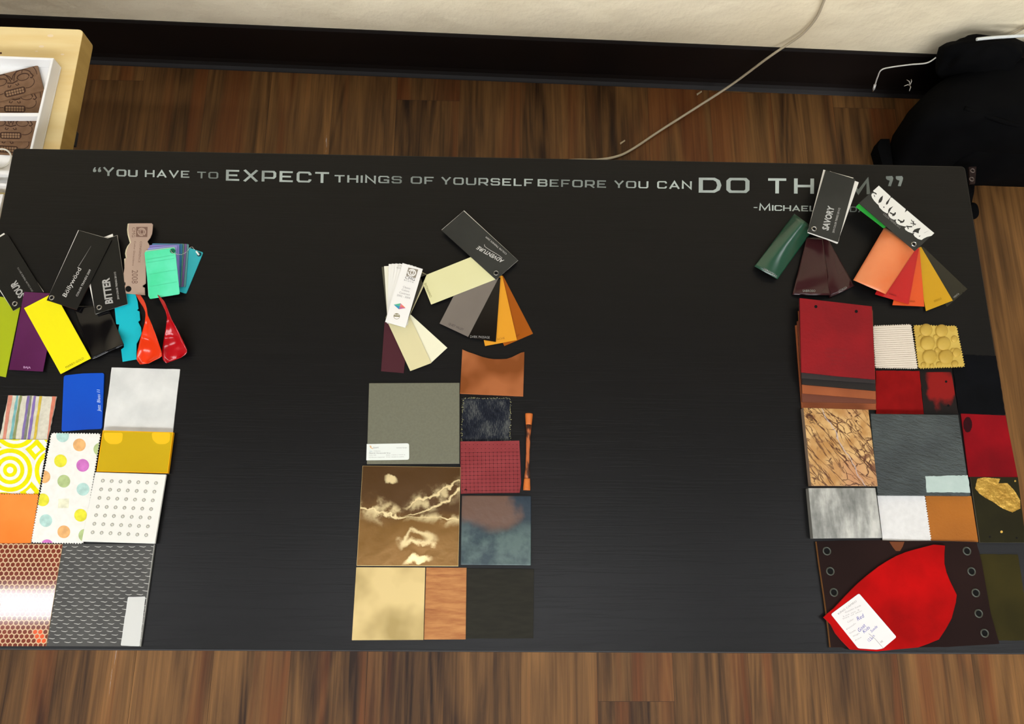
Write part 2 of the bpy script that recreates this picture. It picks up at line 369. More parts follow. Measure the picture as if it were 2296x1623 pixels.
# ------------------------------------------------------------------ the room
CEIL = 2.70
def floor_material():
    m = mat('plank_floor', (90, 55, 28), rough=.42); nt = m.node_tree; b = nt.nodes['Principled BSDF']
    tc = node(nt, 'ShaderNodeTexCoord'); sp = node(nt, 'ShaderNodeSeparateXYZ'); nt.links.new(tc.outputs['Object'], sp.inputs[0])
    row = math_(nt, 'FLOOR', math_(nt, 'DIVIDE', sp.outputs[0], .126)); wn_ = node(nt, 'ShaderNodeTexWhiteNoise', noise_dimensions='1D'); nt.links.new(row, wn_.inputs['W'])
    cb = node(nt, 'ShaderNodeCombineXYZ'); nt.links.new(math_(nt, 'ADD', sp.outputs[1], math_(nt, 'MULTIPLY', wn_.outputs[0], .92)), cb.inputs[0]); nt.links.new(sp.outputs[0], cb.inputs[1])
    br = node(nt, 'ShaderNodeTexBrick', offset=0, squash=1); nt.links.new(cb.outputs[0], br.inputs['Vector'])
    br.inputs['Scale'].default_value = 1; br.inputs['Brick Width'].default_value = .92; br.inputs['Row Height'].default_value = .126
    br.inputs['Mortar Size'].default_value = .0004; br.inputs['Mortar Smooth'].default_value = .6
    br.inputs['Color1'].default_value = (0, 0, 0, 1); br.inputs['Color2'].default_value = (1, 1, 1, 1); br.inputs['Mortar'].default_value = (.5, .5, .5, 1); br.inputs['Bias'].default_value = 0
    tone = node(nt, 'ShaderNodeRGBToBW'); nt.links.new(br.outputs['Color'], tone.inputs[0])
    # each plank shifts its own grain
    off = node(nt, 'ShaderNodeCombineXYZ'); nt.links.new(math_(nt, 'MULTIPLY', tone.outputs[0], 9.0), off.inputs[1]); nt.links.new(math_(nt, 'MULTIPLY', tone.outputs[0], 5.0), off.inputs[2])
    ad = node(nt, 'ShaderNodeVectorMath', operation='ADD'); nt.links.new(tc.outputs['Object'], ad.inputs[0]); nt.links.new(off.outputs[0], ad.inputs[1])
    def dn(sc, det, dist, ro=.5):
        mp = node(nt, 'ShaderNodeMapping'); mp.inputs['Scale'].default_value = sc; nt.links.new(ad.outputs[0], mp.inputs[0])
        n = node(nt, 'ShaderNodeTexNoise'); n.inputs['Scale'].default_value = 1; n.inputs['Detail'].default_value = det; n.inputs['Roughness'].default_value = ro; n.inputs['Distortion'].default_value = dist
        nt.links.new(mp.outputs[0], n.inputs['Vector']); return n.outputs['Fac']
    broad = dn((13, 1.3, 1), 3, 1.2); fine = dn((60, 2.2, 1), 7, 1.0, .68); hair = dn((260, 6, 1), 3, .3); hue = dn((14, .9, 1), 3, .8)
    f = math_(nt, 'ADD', math_(nt, 'MULTIPLY', broad, .55), math_(nt, 'MULTIPLY', fine, .47))
    rings = math_(nt, 'SINE', math_(nt, 'MULTIPLY', dn((9, .75, 1), 2, .5), 95.0))                 # cathedral growth rings
    f = math_(nt, 'ADD', f, math_(nt, 'MULTIPLY', rings, .035))
    f = math_(nt, 'ADD', f, math_(nt, 'MULTIPLY', math_(nt, 'SUBTRACT', tone.outputs[0], .5), .15))
    r = node(nt, 'ShaderNodeValToRGB'); cr = r.color_ramp
    for pos, c in ((.34, FLOOR[0]), (.47, FLOOR[1]), (.58, FLOOR[2]), (.72, FLOOR[3])):
        e = cr.elements.new(pos) if pos not in (.34, .72) else cr.elements[0 if pos == .34 else 1]
        e.position = pos; e.color = L(c)
    nt.links.new(f, r.inputs[0])
    c2 = mix(nt, ramp(nt, hue, .52, .68), r.outputs[0], L(FLOOR[4])); n_ = nt.nodes[-1]
    mm = node(nt, 'ShaderNodeMix', data_type='RGBA', blend_type='MIX'); mm.inputs[0].default_value = .6
    nt.links.new(r.outputs[0], mm.inputs[6]); nt.links.new(c2, mm.inputs[7])
    m2 = node(nt, 'ShaderNodeMix', data_type='RGBA', blend_type='MULTIPLY'); m2.inputs[0].default_value = .28; nt.links.new(mm.outputs[2], m2.inputs[6])
    nt.links.new(ramp(nt, hair, .2, .6), m2.inputs[7])
    seam = mix(nt, br.outputs['Fac'], m2.outputs[2], L((52, 32, 18)))
    # a knot or two
    nt.links.new(seam, b.inputs['Base Color']); bumpn(nt, fine, .0006)
    return m
FLOOR = [(44, 25, 11), (86, 52, 24), (112, 72, 36), (150, 106, 58), (122, 66, 28)]
WOODFLOOR = floor_material()
WALLR = mat('room_paint', (184, 183, 180), rough=.8)
WALLP = mat('plaster_wall', (252, 240, 210), (246, 231, 196), k=1.25, scale=2.2, rough=.7, bump=.010, bscale=13, detail=8)
CEILP = mat('ceiling_paint', (150, 148, 142), rough=.9)
SKIRT = mat('vinyl_skirting', (24, 17, 15), (20, 14, 12), scale=8, rough=.5, spec=.25)
WA, WB = at(191, 127, 0), at(1960, 201, 0)
wdir = (WB - WA).normalized(); wn = Vector((wdir.y, -wdir.x, 0))          # wall runs along wdir, wn points into the room
XL, XR, YF = -3.6, 4.4, -4.2
def onwall(x, off=0, z=0):
    t = (x - WA.x) / wdir.x; p = WA + wdir * t + wn * off; return Vector((p.x, p.y, z))
def wallpt(u, v, off=0):                    # photo point on the back wall
    d = FW + RT * ((u - PX) / F) - UP * ((v - PY) / F); o = WA + wn * off; t = (o - CAM).dot(wn) / d.dot(wn); return CAM + d * t
a, b = onwall(XL), onwall(XR)
MB().prism([(XL, YF), (XR, YF), (b.x, b.y), (a.x, a.y)], -.06, 0, WOODFLOOR).build('floor', kind='structure', label='brown wood plank floor')
MB().prism([(a.x, a.y), (b.x, b.y), (b.x - wn.x * .1, b.y - wn.y * .1), (a.x - wn.x * .1, a.y - wn.y * .1)], 0, CEIL, WALLP).build('wall_back', kind='structure', label='cream plaster wall')
MB().box(XL - .1, XL, YF, a.y, 0, CEIL, WALLR).build('wall_left', kind='structure')
MB().box(XR, XR + .1, YF, b.y, 0, CEIL, WALLR).build('wall_right', kind='structure')
MB().box(XL, XR, YF - .1, YF, 0, CEIL, WALLR).build('wall_front', kind='structure')
MB().prism([(XL, YF), (XR, YF), (b.x, b.y), (a.x, a.y)], CEIL, CEIL + .06, CEILP).build('ceiling', kind='structure')
BBH = 0.118
mb = MB(); prof = [(.0, BBH), (.003, BBH), (.005, BBH - .004), (.005, .020), (.007, .011), (.011, .005), (.016, .002), (.018, .0005), (.0, .0005)]
pa = [onwall(XL, o, z) for o, z in prof]; pb = [onwall(XR, o, z) for o, z in prof]
for i in range(len(prof)): mb.face([pa[i], pa[(i + 1) % len(prof)], pb[(i + 1) % len(prof)], pb[i]], SKIRT, False)
mb.face(pa, SKIRT); mb.face(pb[::-1], SKIRT); mb.build('baseboard_back', kind='structure', label='dark brown vinyl cove baseboard')

# fluorescent ceiling fixtures; the rear row is added fill light
GLOW = bpy.data.materials.new('fluorescent_diffuser'); GLOW.use_nodes = True; nt = GLOW.node_tree; nt.nodes.clear()
em = node(nt, 'ShaderNodeEmission'); em.inputs[0].default_value = (.95, .97, 1.0, 1); em.inputs[1].default_value = LAMP
nt.links.new(em.outputs[0], node(nt, 'ShaderNodeOutputMaterial').inputs[0])
ENAM = col((235, 235, 230), .4)
def glow(k):
    m = GLOW.copy(); m.node_tree.nodes['Emission'].inputs[1].default_value = LAMP * k; return m
TUBE = glow(2.1)
def fixture(x, y, lx, ly, label):
    t = thing('ceiling_light', label, 'ceiling light', loc=(x, y, CEIL - .06), group='fluorescent ceiling fixtures')
    MB().prism([(x - lx / 2, y - ly / 2), (x + lx / 2, y - ly / 2), (x + lx / 2, y + ly / 2), (x - lx / 2, y + ly / 2)], CEIL - .05, CEIL - .001, ENAM).build('housing', t)
    MB().prism([(x - lx / 2 + .02, y - ly / 2 + .015), (x + lx / 2 - .02, y - ly / 2 + .015), (x + lx / 2 - .02, y + ly / 2 - .015), (x - lx / 2 + .02, y + ly / 2 - .015)], CEIL - .062, CEIL - .05, TUBE if ly < .2 else GLOW).build('diffuser', t)
for args in LIGHTS: fixture(*args)

# ------------------------------------------------------------------ black table with the quotation
def ebony():
    m = mat('ebony_stained_top', (24, 22, 21), rough=.37, spec=.22); nt = m.node_tree; tc = node(nt, 'ShaderNodeTexCoord')
    g = noise(nt, tc.outputs['Object'], 1, 6, (5, 160, 1), .6); g2 = noise(nt, tc.outputs['Object'], 1, 4, (14, 420, 1), .5)
    c = mix(nt, ramp(nt, g, .3, .7), L((10, 9, 9)), L((13, 12, 12))); nt.links.new(c, nt.nodes['Principled BSDF'].inputs['Base Color'])
    bumpn(nt, math_(nt, 'ADD', math_(nt, 'MULTIPLY', g, .5), math_(nt, 'MULTIPLY', ramp(nt, g2, .38, .5), .8)), .00004)
    return m
EBONY = ebony()
TW, TD, TT = 1.2, .58813, .026
table = thing('coffee_table', 'low black wooden table with a silver quotation along its far edge', 'table', loc=(TW / 2, -TD / 2, 0))
MB().prism(rnd([(0, 0), (0, -TD), (TW, -TD), (TW, 0)], .006), H - TT, H, EBONY).build('tabletop', table, bevel=.0012)
for x in (.09, TW - .09):
    for y in (-.09, -TD + .09): MB().box(x - .024, x + .024, y - .024, y + .024, 0, H - TT, EBONY).build('leg', table)
mb = MB(); mb.box(.115, TW - .115, -.10, -.082, H - TT - .05, H - TT, EBONY); mb.box(.115, TW - .115, -TD + .082, -TD + .10, H - TT - .05, H - TT, EBONY); mb.build('apron', table)
def silver():
    m = mat('brushed_silver_vinyl', (150, 160, 156), rough=.42, metal=.35); nt = m.node_tree; tc = node(nt, 'ShaderNodeTexCoord')
    g = noise(nt, tc.outputs['Object'], 1, 2, (9, 2, 1)); c = mix(nt, ramp(nt, g, .36, .66), L((112, 120, 116)), L((196, 208, 204)))
    nt.links.new(c, nt.nodes['Principled BSDF'].inputs['Base Color']); return m
SILVER = silver(); zt = H + .00015
for x in (208.5, 219.5):
    MB().mark([(x, 384), (x + .5, 379.5), (x + 3.5, 375), (x + 6.5, 375), (x + 4.8, 379), (x + 7.4, 381), (x + 7.2, 384.6), (x + 4, 386), (x + 1.4, 385.6)], zt, SILVER).build('lettering', table)
for w_, p0, p1, cap in (('You', (231, 394), (306, 396.3), 18.8), ('HAVE', (325.3, 396.7), (424.6, 398.6), 15.6), ('TO', (442, 399.6), (488.7, 400.6), 15), ('EXPECT', (507.3, 404.8), (737.4, 410.4), 24.4),
                        ('THINGS', (750, 408.6), (900, 411.4), 16.4), ('OF', (921.4, 411.7), (972, 412.8), 16.2), ('YOURSELF', (989.5, 413.4), (1194.5, 417.4), 16.2), ('BEFORE', (1206, 417.9), (1358.8, 421), 16.4),
                        ('YOU', (1377.4, 421), (1453, 422.3), 15.8), ('CAN', (1474, 422.6), (1550.5, 423.3), 16.8), ('DO', (1568, 432), (1679, 432.8), 34), ('THEM', (1722, 433.4), (1950, 435.4), 34)):
    MB().word(w_, p0, p1, cap, zt, SILVER, gap=.55 if w_ == 'THEM' else .36).build('lettering', table, 'silver lettering')
for x in (1986.5, 2008.5):
    MB().mark([(x, 395), (x + 14, 394.5), (x + 16.5, 399), (x + 15.5, 404), (x + 11, 417.5), (x + 4.5, 417), (x + 8.5, 405), (x + 2.5, 403), (x, 400)], zt, SILVER).build('lettering', table)
MB().word('-Michael', (1689.6, 471.6), (1828, 474), 15.6, zt, SILVER, wt=.14).build('lettering', table, 'silver lettering'); MB().word('Jordan', (1850, 474.2), (1958, 476), 15.2, zt, SILVER, wt=.14).build('lettering', table, 'silver lettering')

# ------------------------------------------------------------------ pale wooden table at left, trays and carved tiles
BIRCH = mat('birch_laminate', (252, 230, 172), (244, 212, 146), scale=1, stretch=(5, 40, 5), rough=.45, detail=5)
BIRCHE = mat('birch_edge', (206, 170, 98), (194, 158, 88), scale=1, stretch=(8, 60, 8), rough=.5)
LT = .435
side = thing('side_table', 'pale birch table whose corner shows at the upper left', 'table', loc=(-.44, -.06, 0))
A_ = at(187.5, 66, LT); B_ = at(135, 331.5, LT); dv = (B_ - A_); dv.z = 0; dv.normalize(); lx = Vector((dv.y, -dv.x, 0))
if lx.x > 0: lx = -lx
q4 = [A_, A_ + dv * .60, A_ + dv * .60 + lx * .9, A_ + lx * .9]
MB().prism(rnd([(q.x, q.y) for q in q4], .008, 4), LT - .03, LT, BIRCH, BIRCHE).build('tabletop', side, bevel=.001)
for u, w in ((.06, .32), (.54, .32), (.06, .84), (.54, .84)):
    p = A_ + dv * u + lx * w; MB().tube([(p.x, p.y, LT - .03), (p.x, p.y, 0)], .02, col((70, 70, 74), .4)).build('leg', side)
e = at(162, 305, LT - .055); MB().prism([(e.x - .02, e.y - .012), (e.x + .0045, e.y - .014), (e.x + .0045, e.y + .008), (e.x - .002, e.y + .016), (e.x - .02, e.y + .016)], LT - .062, LT - .03, col((62, 62, 66), .5)).build('bracket', side)
for px, r in (((113, 80), 7), ((93, 104), 6), ((140, 122), 4), ((82, 115), 3)):
    MB().mark([(px[0] + x, px[1] + y) for x, y in wob(circ(0, 0, r, 12, r * .45), 3, .8)], LT + .0002, col((250, 226, 190), .3)).build('stain', side, 'pale scuff mark')
MB().mark(circ(2, 119, 2.4, 8), LT + .0002, col((80, 40, 25), .6)).build('stain', side, 'small dark spot')
TRAY = col((254, 252, 248), .4)
TZ = LT + .0005; TH = .021
def tray(name, px, label, dividers=()):      # px: rim corners TL TR BR BL
    t = thing(name, label, 'tray', px=bil(px, .5, .5), z=TZ, group='white trays on the birch table')
    o = [at(*p, TZ + TH) for p in px]; c = sum(o, Vector()) / 4
    def ins(d): return [(q.x + (c.x - q.x) / abs(c.x - q.x) * d, q.y + (c.y - q.y) / abs(c.y - q.y) * d) for q in o]
    O, I = ccw([(q.x, q.y) for q in o]), ccw(ins(.0035)); mb = MB(); n = 4
    mb.prism(O, TZ, TZ + .003, TRAY)
    for i in range(n):
        j = (i + 1) % n
        mb.prism([O[i], O[j], I[j], I[i]], TZ + .003, TZ + TH, TRAY)
    mb.build('basin', t, bevel=.0008)
    for a_, b_, w in dividers:
        p, q = at(*a_, TZ + TH - .003), at(*b_, TZ + TH - .003); MB().prism([(p.x, p.y), (q.x, q.y), (q.x, q.y - w), (p.x, p.y - w)], TZ + .003, TZ + TH - .003, TRAY).build('divider', t)
    return t
tpx = K4((-330, 300), (444, 330), (196, 1392), (-640, 1360))
tray('sample_tray', tpx, 'white divided tray of carved brown tiles on the birch table', [(K4((-400, 786))[0], K4((328, 786))[0], .005), (K4((-560, 1262))[0], K4((225, 1268))[0], .005)])
tray('sample_tray', K4((-640, 1452), (28, 1456), (-40, 1750), (-760, 1740)), 'white tray just left of the black table, nearer than the divided one')
CARVE = mat('carved_brown_leather', (134, 102, 76), (118, 87, 62), scale=90, rough=.55, bump=.0004, bscale=500)
GROOVE = col((66, 42, 28), .7); TOOTH = col((146, 114, 86), .6)
def tiki(pivot, ang, sc, z, label, k=K4):    # a card with a carved mask; pivot is the mouth centre
    def T(pts): return [K4(*rot([(pivot[0] + x * sc, pivot[1] + y * sc)], pivot, ang))[0] for x, y in pts]
    mb = MB(); out = T([(-235, -168), (235, -168), (235, 46), (-235, 46)]); z1 = z + .0016
    mb.slab(out, z, z1, CARVE); zz = z1 + .0001
    def st(pts, w, cl=False):
        for q in stroke(pts, w, cl): mb.mark(T(q), zz, GROOVE, out)
    for s in (-1, 1):
        st([(s * x, y) for x, y in arc(95, -105, 50, 26, 160, 375, 12)], 9); st([(s * x, y) for x, y in arc(95, -98, 46, 22, 10, 180, 8)], 6)
        st([(s * x, y) for x, y in arc(88, -90, 88, 74, 190, 330, 14)], 8); st([(s * x, y) for x, y in ((160, -125), (178, -95), (165, -80), (150, -86))], 9)
        st([(s * x, y) for x, y in ((12, -88), (22, -118), (40, -150), (70, -180))], 8); st([(s * x, y) for x, y in ((18, -62), (30, -48), (46, -52), (40, -66))], 7)
        st([(s * x, y) for x, y in arc(115, -55, 62, 48, -20, 110, 10)], 6); st([(s * x, y) for x, y in arc(150, -110, 62, 80, 200, 370, 12)], 6)
    st([(-45, -86), (0, -74), (45, -86)], 10)
    mb.mark(T(rnd([(-92, -28), (92, -28), (88, 30), (-88, 30)], 26)), zz, GROOVE, out)
    for i in range(7):
        x = -66 + i * 22; mb.mark(T(rnd([(x - 9, -18), (x + 9, -18), (x + 9, -1), (x - 9, -1)], 5)), zz + .0001, TOOTH, out); mb.mark(T(rnd([(x - 9, 3), (x + 9, 3), (x + 8, 20), (x - 8, 20)], 5)), zz + .0001, TOOTH, out)
    return mb.build('carved_tile', label=label, cat='tile', group='carved mask tiles in the white tray')
z0 = TZ + .0034
tiki((122, 752), 1, 1.0, z0, 'carved brown mask tile lying straight against the divider in the upper compartment')
tiki((124, 612), -14, 1.0, z0 + .0018, 'carved brown mask tile tilted on top of another in the upper compartment')
tiki((60, 1085), 3, 1.0, z0, 'carved brown mask tile nearest the black table corner, mostly under another')
tiki((88, 972), 1, 1.0, z0 + .0018, 'carved brown mask tile lying straight in the lower compartment of the tray')
mb = MB(); cpt = at(*K4((0, 1163))[0], z0 + .005); rr0 = rad(K4((0, 1163))[0], 24.3, z0)
mb.tube([(cpt.x + rr0 * math.cos(t * math.pi / 20), cpt.y + rr0 * math.sin(t * math.pi / 20), z0 + .005) for t in range(41)], .0011, col((225, 220, 205), .4), n=8, cap=False)
mb.build('ring', label='thin white ring lying on the carved tiles at the left edge', cat='ring')
p = K4((0, 1500), (14, 1490), (0, 1640), (-90, 1640)); MB().slab(p, TZ + .0034, TZ + .006, col((240, 210, 70), .5)).build('sample_card', label='yellow card inside the nearer white tray at the left edge', cat='card')

# ------------------------------------------------------------------ cables, paper scrap
def smooth(P, n=8):
    P = [Vector(p) for p in P]; out = []
    for i in range(len(P) - 1):
        a_, b_, c_, d_ = P[max(i - 1, 0)], P[i], P[i + 1], P[min(i + 2, len(P) - 1)]
        for k in range(n):
            t = k / n; out.append(.5 * ((2 * b_) + (c_ - a_) * t + (2 * a_ - 5 * b_ + 4 * c_ - d_) * t * t + (3 * b_ - a_ - 3 * c_ + d_) * t ** 3))
    return out + [P[-1]]
CABLE = col((205, 190, 160), .45)
pts = [wallpt(1930, -420, .006), wallpt(1905, -200, .006), wallpt(1875, -60, .006), wallpt(1848, 0, .006), wallpt(1830, 40, .006), wallpt(1800, 75, .008)]
pts += [wallpt(1765, 100, .012), wallpt(1720, 131, .022), wallpt(1640, 190, .034)] + [at(u, v, z) for u, v, z in ((1560, 242, .014), (1480, 293, .006), (1420, 333, .0045), (1385, 350, .004), (1340, 358, .004), (1280, 359, .004), (1200, 366, .004), (1100, 400, .004))]
MB().tube(smooth(pts), .0024, CABLE).build('cable', label='long cream cable running from the wall down across the plank floor', cat='cable')
pts = [at(2100, 128, .16), at(2078, 141, .15), at(2040, 145, .14), at(1996, 151, .13), at(1976, 157, .125), at(1968, 172, .11), at(1962, 190, .09)]
t = thing('charging_cable', 'thin white charging cable with its plug dangling beside the black bag', 'cable', loc=tuple(pts[-1]))
MB().tube(smooth(pts), .0013, col((225, 222, 214), .4)).build('cord', t)
a1, a2, a3 = at(1962, 190, .09), at(1959, 200, .08), at(1957.5, 205, .074)
MB().tube([a1, a2], .0024, col((240, 238, 232), .3)).build('plug', t); MB().tube([a2, a3], [.0017, .0015], RIVET).build('plug_tip', t)
pts = [at(2190, 88, .235), at(2230, 84, .235), at(2296, 80, .235), at(2400, 74, .235), wallpt(2520, 10, .006), wallpt(2540, -300, .006)]
MB().tube(smooth(pts), .0028, col((235, 240, 236), .4)).build('cable', label='straight white cable emerging from behind the black bag at the right edge', cat='cable')
pts = [wallpt(2255, 84, .008), wallpt(2275, 74, .008), wallpt(2296, 62, .008), wallpt(2360, 20, .008), wallpt(2430, -120, .008), wallpt(2450, -400, .008)]
MB().tube(smooth(pts), .0022, CABLE).build('cable', label='second cream cable climbing the wall at the far upper right', cat='cable')
mb = MB(); c0 = at(2040, 192, .105)
for u, v in ((2033, 179), (2043, 178), (2027, 193), (2039, 204)):
    q = at(u, v, .11); mb.tube([c0, (c0 + q) / 2 + Vector((0, 0, .004)), q], [.0009, .0008, .0006], col((215, 208, 195), .4), n=6)
mb.build('wire_tie', label='small frayed pale wire tie beside the black bag', cat='wire tie')
for px, lab in (((1394, 318), 'tiny white paper scrap on the floor beside the long cable'), ((1566, 208), 'tiny white paper scrap on the floor near the baseboard')):
    mb = MB(); sheet(mb, [(px[0] - 4, px[1] + 2), (px[0] + 7, px[1] - 5), (px[0] + 8, px[1] - 2), (px[0] - 3, px[1] + 6)], lambda u, v: .001 + .003 * abs(u - .5), col((205, 185, 150), .7), 4, 3)
    mb.build('paper_scrap', label=lab, cat='paper scrap')

# ------------------------------------------------------------------ black bag slumped against the wall
NYLON = mat('black_nylon', (7, 7, 8), (4, 4, 5), scale=30, rough=.9, bump=.004, bscale=16, spec=.08)
bag = thing('backpack', 'slumped black backpack on the floor against the wall at right', 'bag', loc=(1.62, .345, 0))
def softbox(x0, x1, y0, y1, z0, z1, e=3.2, lean=0, seed=0, n=40, k=18, amp=.006):
    rows = []; rnd_ = random.Random(seed); ph = [rnd_.uniform(0, 6) for _ in range(6)]
    for i in range(k + 1):
        a = -math.pi / 2 + math.pi * i / k; cz, sz = abs(math.cos(a)) ** (2 / e), math.copysign(abs(math.sin(a)) ** (2 / e), math.sin(a)); row = []
        for j in range(n + 1):
            t = 2 * math.pi * j / n; cx_, sx_ = math.copysign(abs(math.cos(t)) ** (2 / e), math.cos(t)), math.copysign(abs(math.sin(t)) ** (2 / e), math.sin(t))
            z = (z0 + z1) / 2 + (z1 - z0) / 2 * sz; h = (z - z0) / (z1 - z0)
            w = amp * (math.sin(3 * t + ph[0] + 4 * h) + math.sin(5 * t + ph[1] - 7 * h) + .6 * math.sin(9 * t + ph[2] + 9 * h)) * math.cos(a)
            row.append(((x0 + x1) / 2 + ((x1 - x0) / 2 + w) * cz * cx_ + lean * h * 0, (y0 + y1) / 2 + ((y1 - y0) / 2 + w) * cz * sx_ + lean * h, max(z + w * .6, .001)))
        rows.append(row)
    return rows
def cutback(rows):                          # the bag narrows towards the wall on its left side
    return [[(p[0] + .085 * max(0, min(1, (p[1] - .325) / .11)) * max(0, min(1, (1.62 - p[0]) / .2)), p[1], p[2]) for p in r] for r in rows]
MB().grid(cutback(softbox(1.374, 1.94, .252, .436, -.16, .188, e=5.5, lean=.0, seed=3, n=96, k=30)), NYLON).build('body', bag)
MB().grid(softbox(1.405, 1.55, .375, .436, .12, .222, e=2.4, seed=5, amp=.004), NYLON).build('flap', bag)
MB().grid(softbox(1.54, 1.95, .37, .436, .12, .205, e=2.6, seed=8, amp=.005), mat('brown_lining', (26, 20, 16), rough=.9, spec=.1)).build('lining', bag)
MB().grid(softbox(1.47, 1.84, .240, .30, -.06, .14, e=3.5, seed=9, amp=.003), NYLON).build('front_pocket', bag)
mb = MB(); mb.tube(smooth([(1.43, .30, .178), (1.52, .27, .175), (1.62, .262, .165)]), .004, NYLON, 8); mb.tube(smooth([(1.69, .40, .2), (1.7, .30, .188), (1.71, .245, .14)]), .008, NYLON, 8); mb.build('shoulder_strap', bag)
q = [at(*p, .03) for p in K13((255, 880), (320, 880), (345, 1075), (270, 1075), (232, 935))]
MB().prism([(v.x, v.y) for v in q], .001, .03, NYLON).build('strap_end', bag)
BROWNTAB = col((42, 28, 25), .6)
q = [at(*p, .09) for p in K14((560, 310), (716, 300), (690, 640), (590, 645))]; tabs = MB().prism([(v.x, v.y) for v in q], .086, .09, BROWNTAB).build('strap_tab', bag, label='dark brown strap tab with two eyelets')
for p in K14((636, 382), (618, 555)):
    v = at(*p, .09); MB().ring((v.x, v.y), .0025, .0048, .0901, .0916, col((110, 96, 88), .4)).build('eyelet', tabs)
mb = MB(); q = [at(*p, .088) for p in K14((590, 560), (690, 560))] ; q2 = [at(*p, .03) for p in K14((505, 800), (670, 820))]; q3 = [at(*p, .004) for p in K14((440, 1000), (620, 1040))]
mb.grid([q, q2, q3], NYLON, .002); mb.build('webbing', bag)
q = at(*K14((672, 1180))[0], .012); mb = MB(); mb.grid(softbox(q.x - .012, q.x + .0075, q.y - .018, q.y + .016, .001, .02, e=2.5, amp=0, n=20, k=10), NYLON); mb.build('buckle', bag)

# ------------------------------------------------------------------ swatches: shared pieces
COVER = mat('black_cover_card', (19, 18, 15), (27, 26, 22), scale=14, rough=.4, spec=.22)
COVERG = mat('charcoal_cover_card', (56, 56, 51), (46, 46, 42), scale=16, rough=.5, spec=.2)
PAPER = col((240, 236, 224), .55)
G_DECK = 'swatch fan decks on the black table'; G_PANEL = 'rigid material samples on the black table'; G_CLOTH = 'fabric and leather samples on the black table'
TH = .0007
def deck(label, px, n): return thing('swatch_deck', label, 'swatch deck', px=px, z=H, group=G_DECK)
def card(t, px, n, m, label=None, name='card', th=TH, texts=(), side=None, marks=()):
    mb = MB(); z1 = lv(n) + th; mb.slab(px, lv(n), z1, m, side)
    for q, mm in marks: mb.mark(q, z1 + .00012, mm, None)
    for s_, p0, p1, cap, mm, bold, sh in texts: mb.text(s_, p0, p1, cap, z1 + .00014, mm, bold, sh)
    return mb.build(name, t, label)
def rivet(t, px, n, r=6.2, ri=3.4):
    z = lv(n) + TH; c = at(*px, z); k = rad(px, 1, z); mb = MB()
    mb.ring((c.x, c.y), ri * k, r * k, z + .0002, z + .0012, RIVET); mb.flat(circ(c.x, c.y, ri * k * 1.1, 18), z + .00025, HOLE); return mb.build('rivet', t, 'metal eyelet')
def single(name, label, cat, px, m, n=0, th=.0008, group=G_CLOTH, quad=None, bevel=0, side=None):
    mb = MB(); mb.z1 = lv(n) + th; mb.slab(px, lv(n), mb.z1, m, side); q = quad or px
    if len(q) == 4: mb.frame(q[0], q[1], q[3])
    mb.args = (name, label, cat, group, bevel); return mb
def fin(mb):
    n, l, c, g, b = mb.args; return mb.build(n, None, l, c, g, bevel=b)
def quadbend(q, amp, n=10):                  # helper: same quad, denser
    return q

# ------------------------------------------------------------------ left column: fan decks
t = deck('black fan deck at the left edge titled SOUR with a lime card fanned below', K1((142, 858))[0], 0)
cov = K1((-230, 353), (65, 183), (420, 755), (125, 925)); rv = K1((142, 858))[0]
card(t, K1((-125, 765), (205, 830), (55, 1562), (-275, 1494)), 0, col((172, 186, 18), .3), 'lime green card')
card(t, rot(cov, rv, -2.2, 1.01), 1, PAPER, 'white page', 'page')
card(t, cov, 2, COVER, name='cover', texts=[('SOUR', K1((240, 775))[0], K1((152, 632))[0], 16.5, col((176, 174, 168), .6), .035, 0), ('2010 COLOR TRENDS 2011/12', K1((318, 738))[0], K1((176, 508))[0], 3.6, GREYINK, 0, 0)]); rivet(t, rv, 2)

t = deck('black fan deck titled Bollywood with a yellow and a purple card fanned below', K1((495, 800))[0], 3)
rv = K1((495, 800))[0]; cov = K1((755, 155), (1070, 245), (735, 915), (447, 825))
PUR = mat('purple_card', (84, 26, 70), (98, 36, 86), scale=12, rough=.22)
card(t, K1((232, 745), (557, 762), (410, 1507), (85, 1490)), 3, PUR, 'glossy purple card', texts=[('BAJA', K1((224, 1475))[0], K1((294, 1479))[0], 4.6, col((196, 150, 190), .5), .02, 0)])
card(t, K1((230, 900), (520, 750), (870, 1380), (580, 1530)), 4, col((250, 238, 6), .3), 'bright yellow card', texts=[('MARRY-GOLD', K1((634, 1478))[0], K1((806, 1386))[0], 4.6, col((120, 112, 20), .5), 0, 0)])
card(t, rot(cov, rv, -.5, 1.0), 5, PAPER, 'white page', 'page'); card(t, rot(cov, rv, .7, .998), 6, col((84, 42, 28), .5), 'brown page', 'page')
card(t, cov, 7, COVER, name='cover', texts=[('Böllywöod', K1((632, 797))[0], K1((780, 525))[0], 9.5, LITE, .004, 0), ('COLOR TRANDS 2009', K1((742, 790))[0], K1((872, 535))[0], 4.4, LITE, 0, 0)],
     marks=[(q, GREYINK) for q in stroke(K1((752, 500), (815, 400), (872, 305)), [1.2, .8, .3])]); rivet(t, rv, 7)

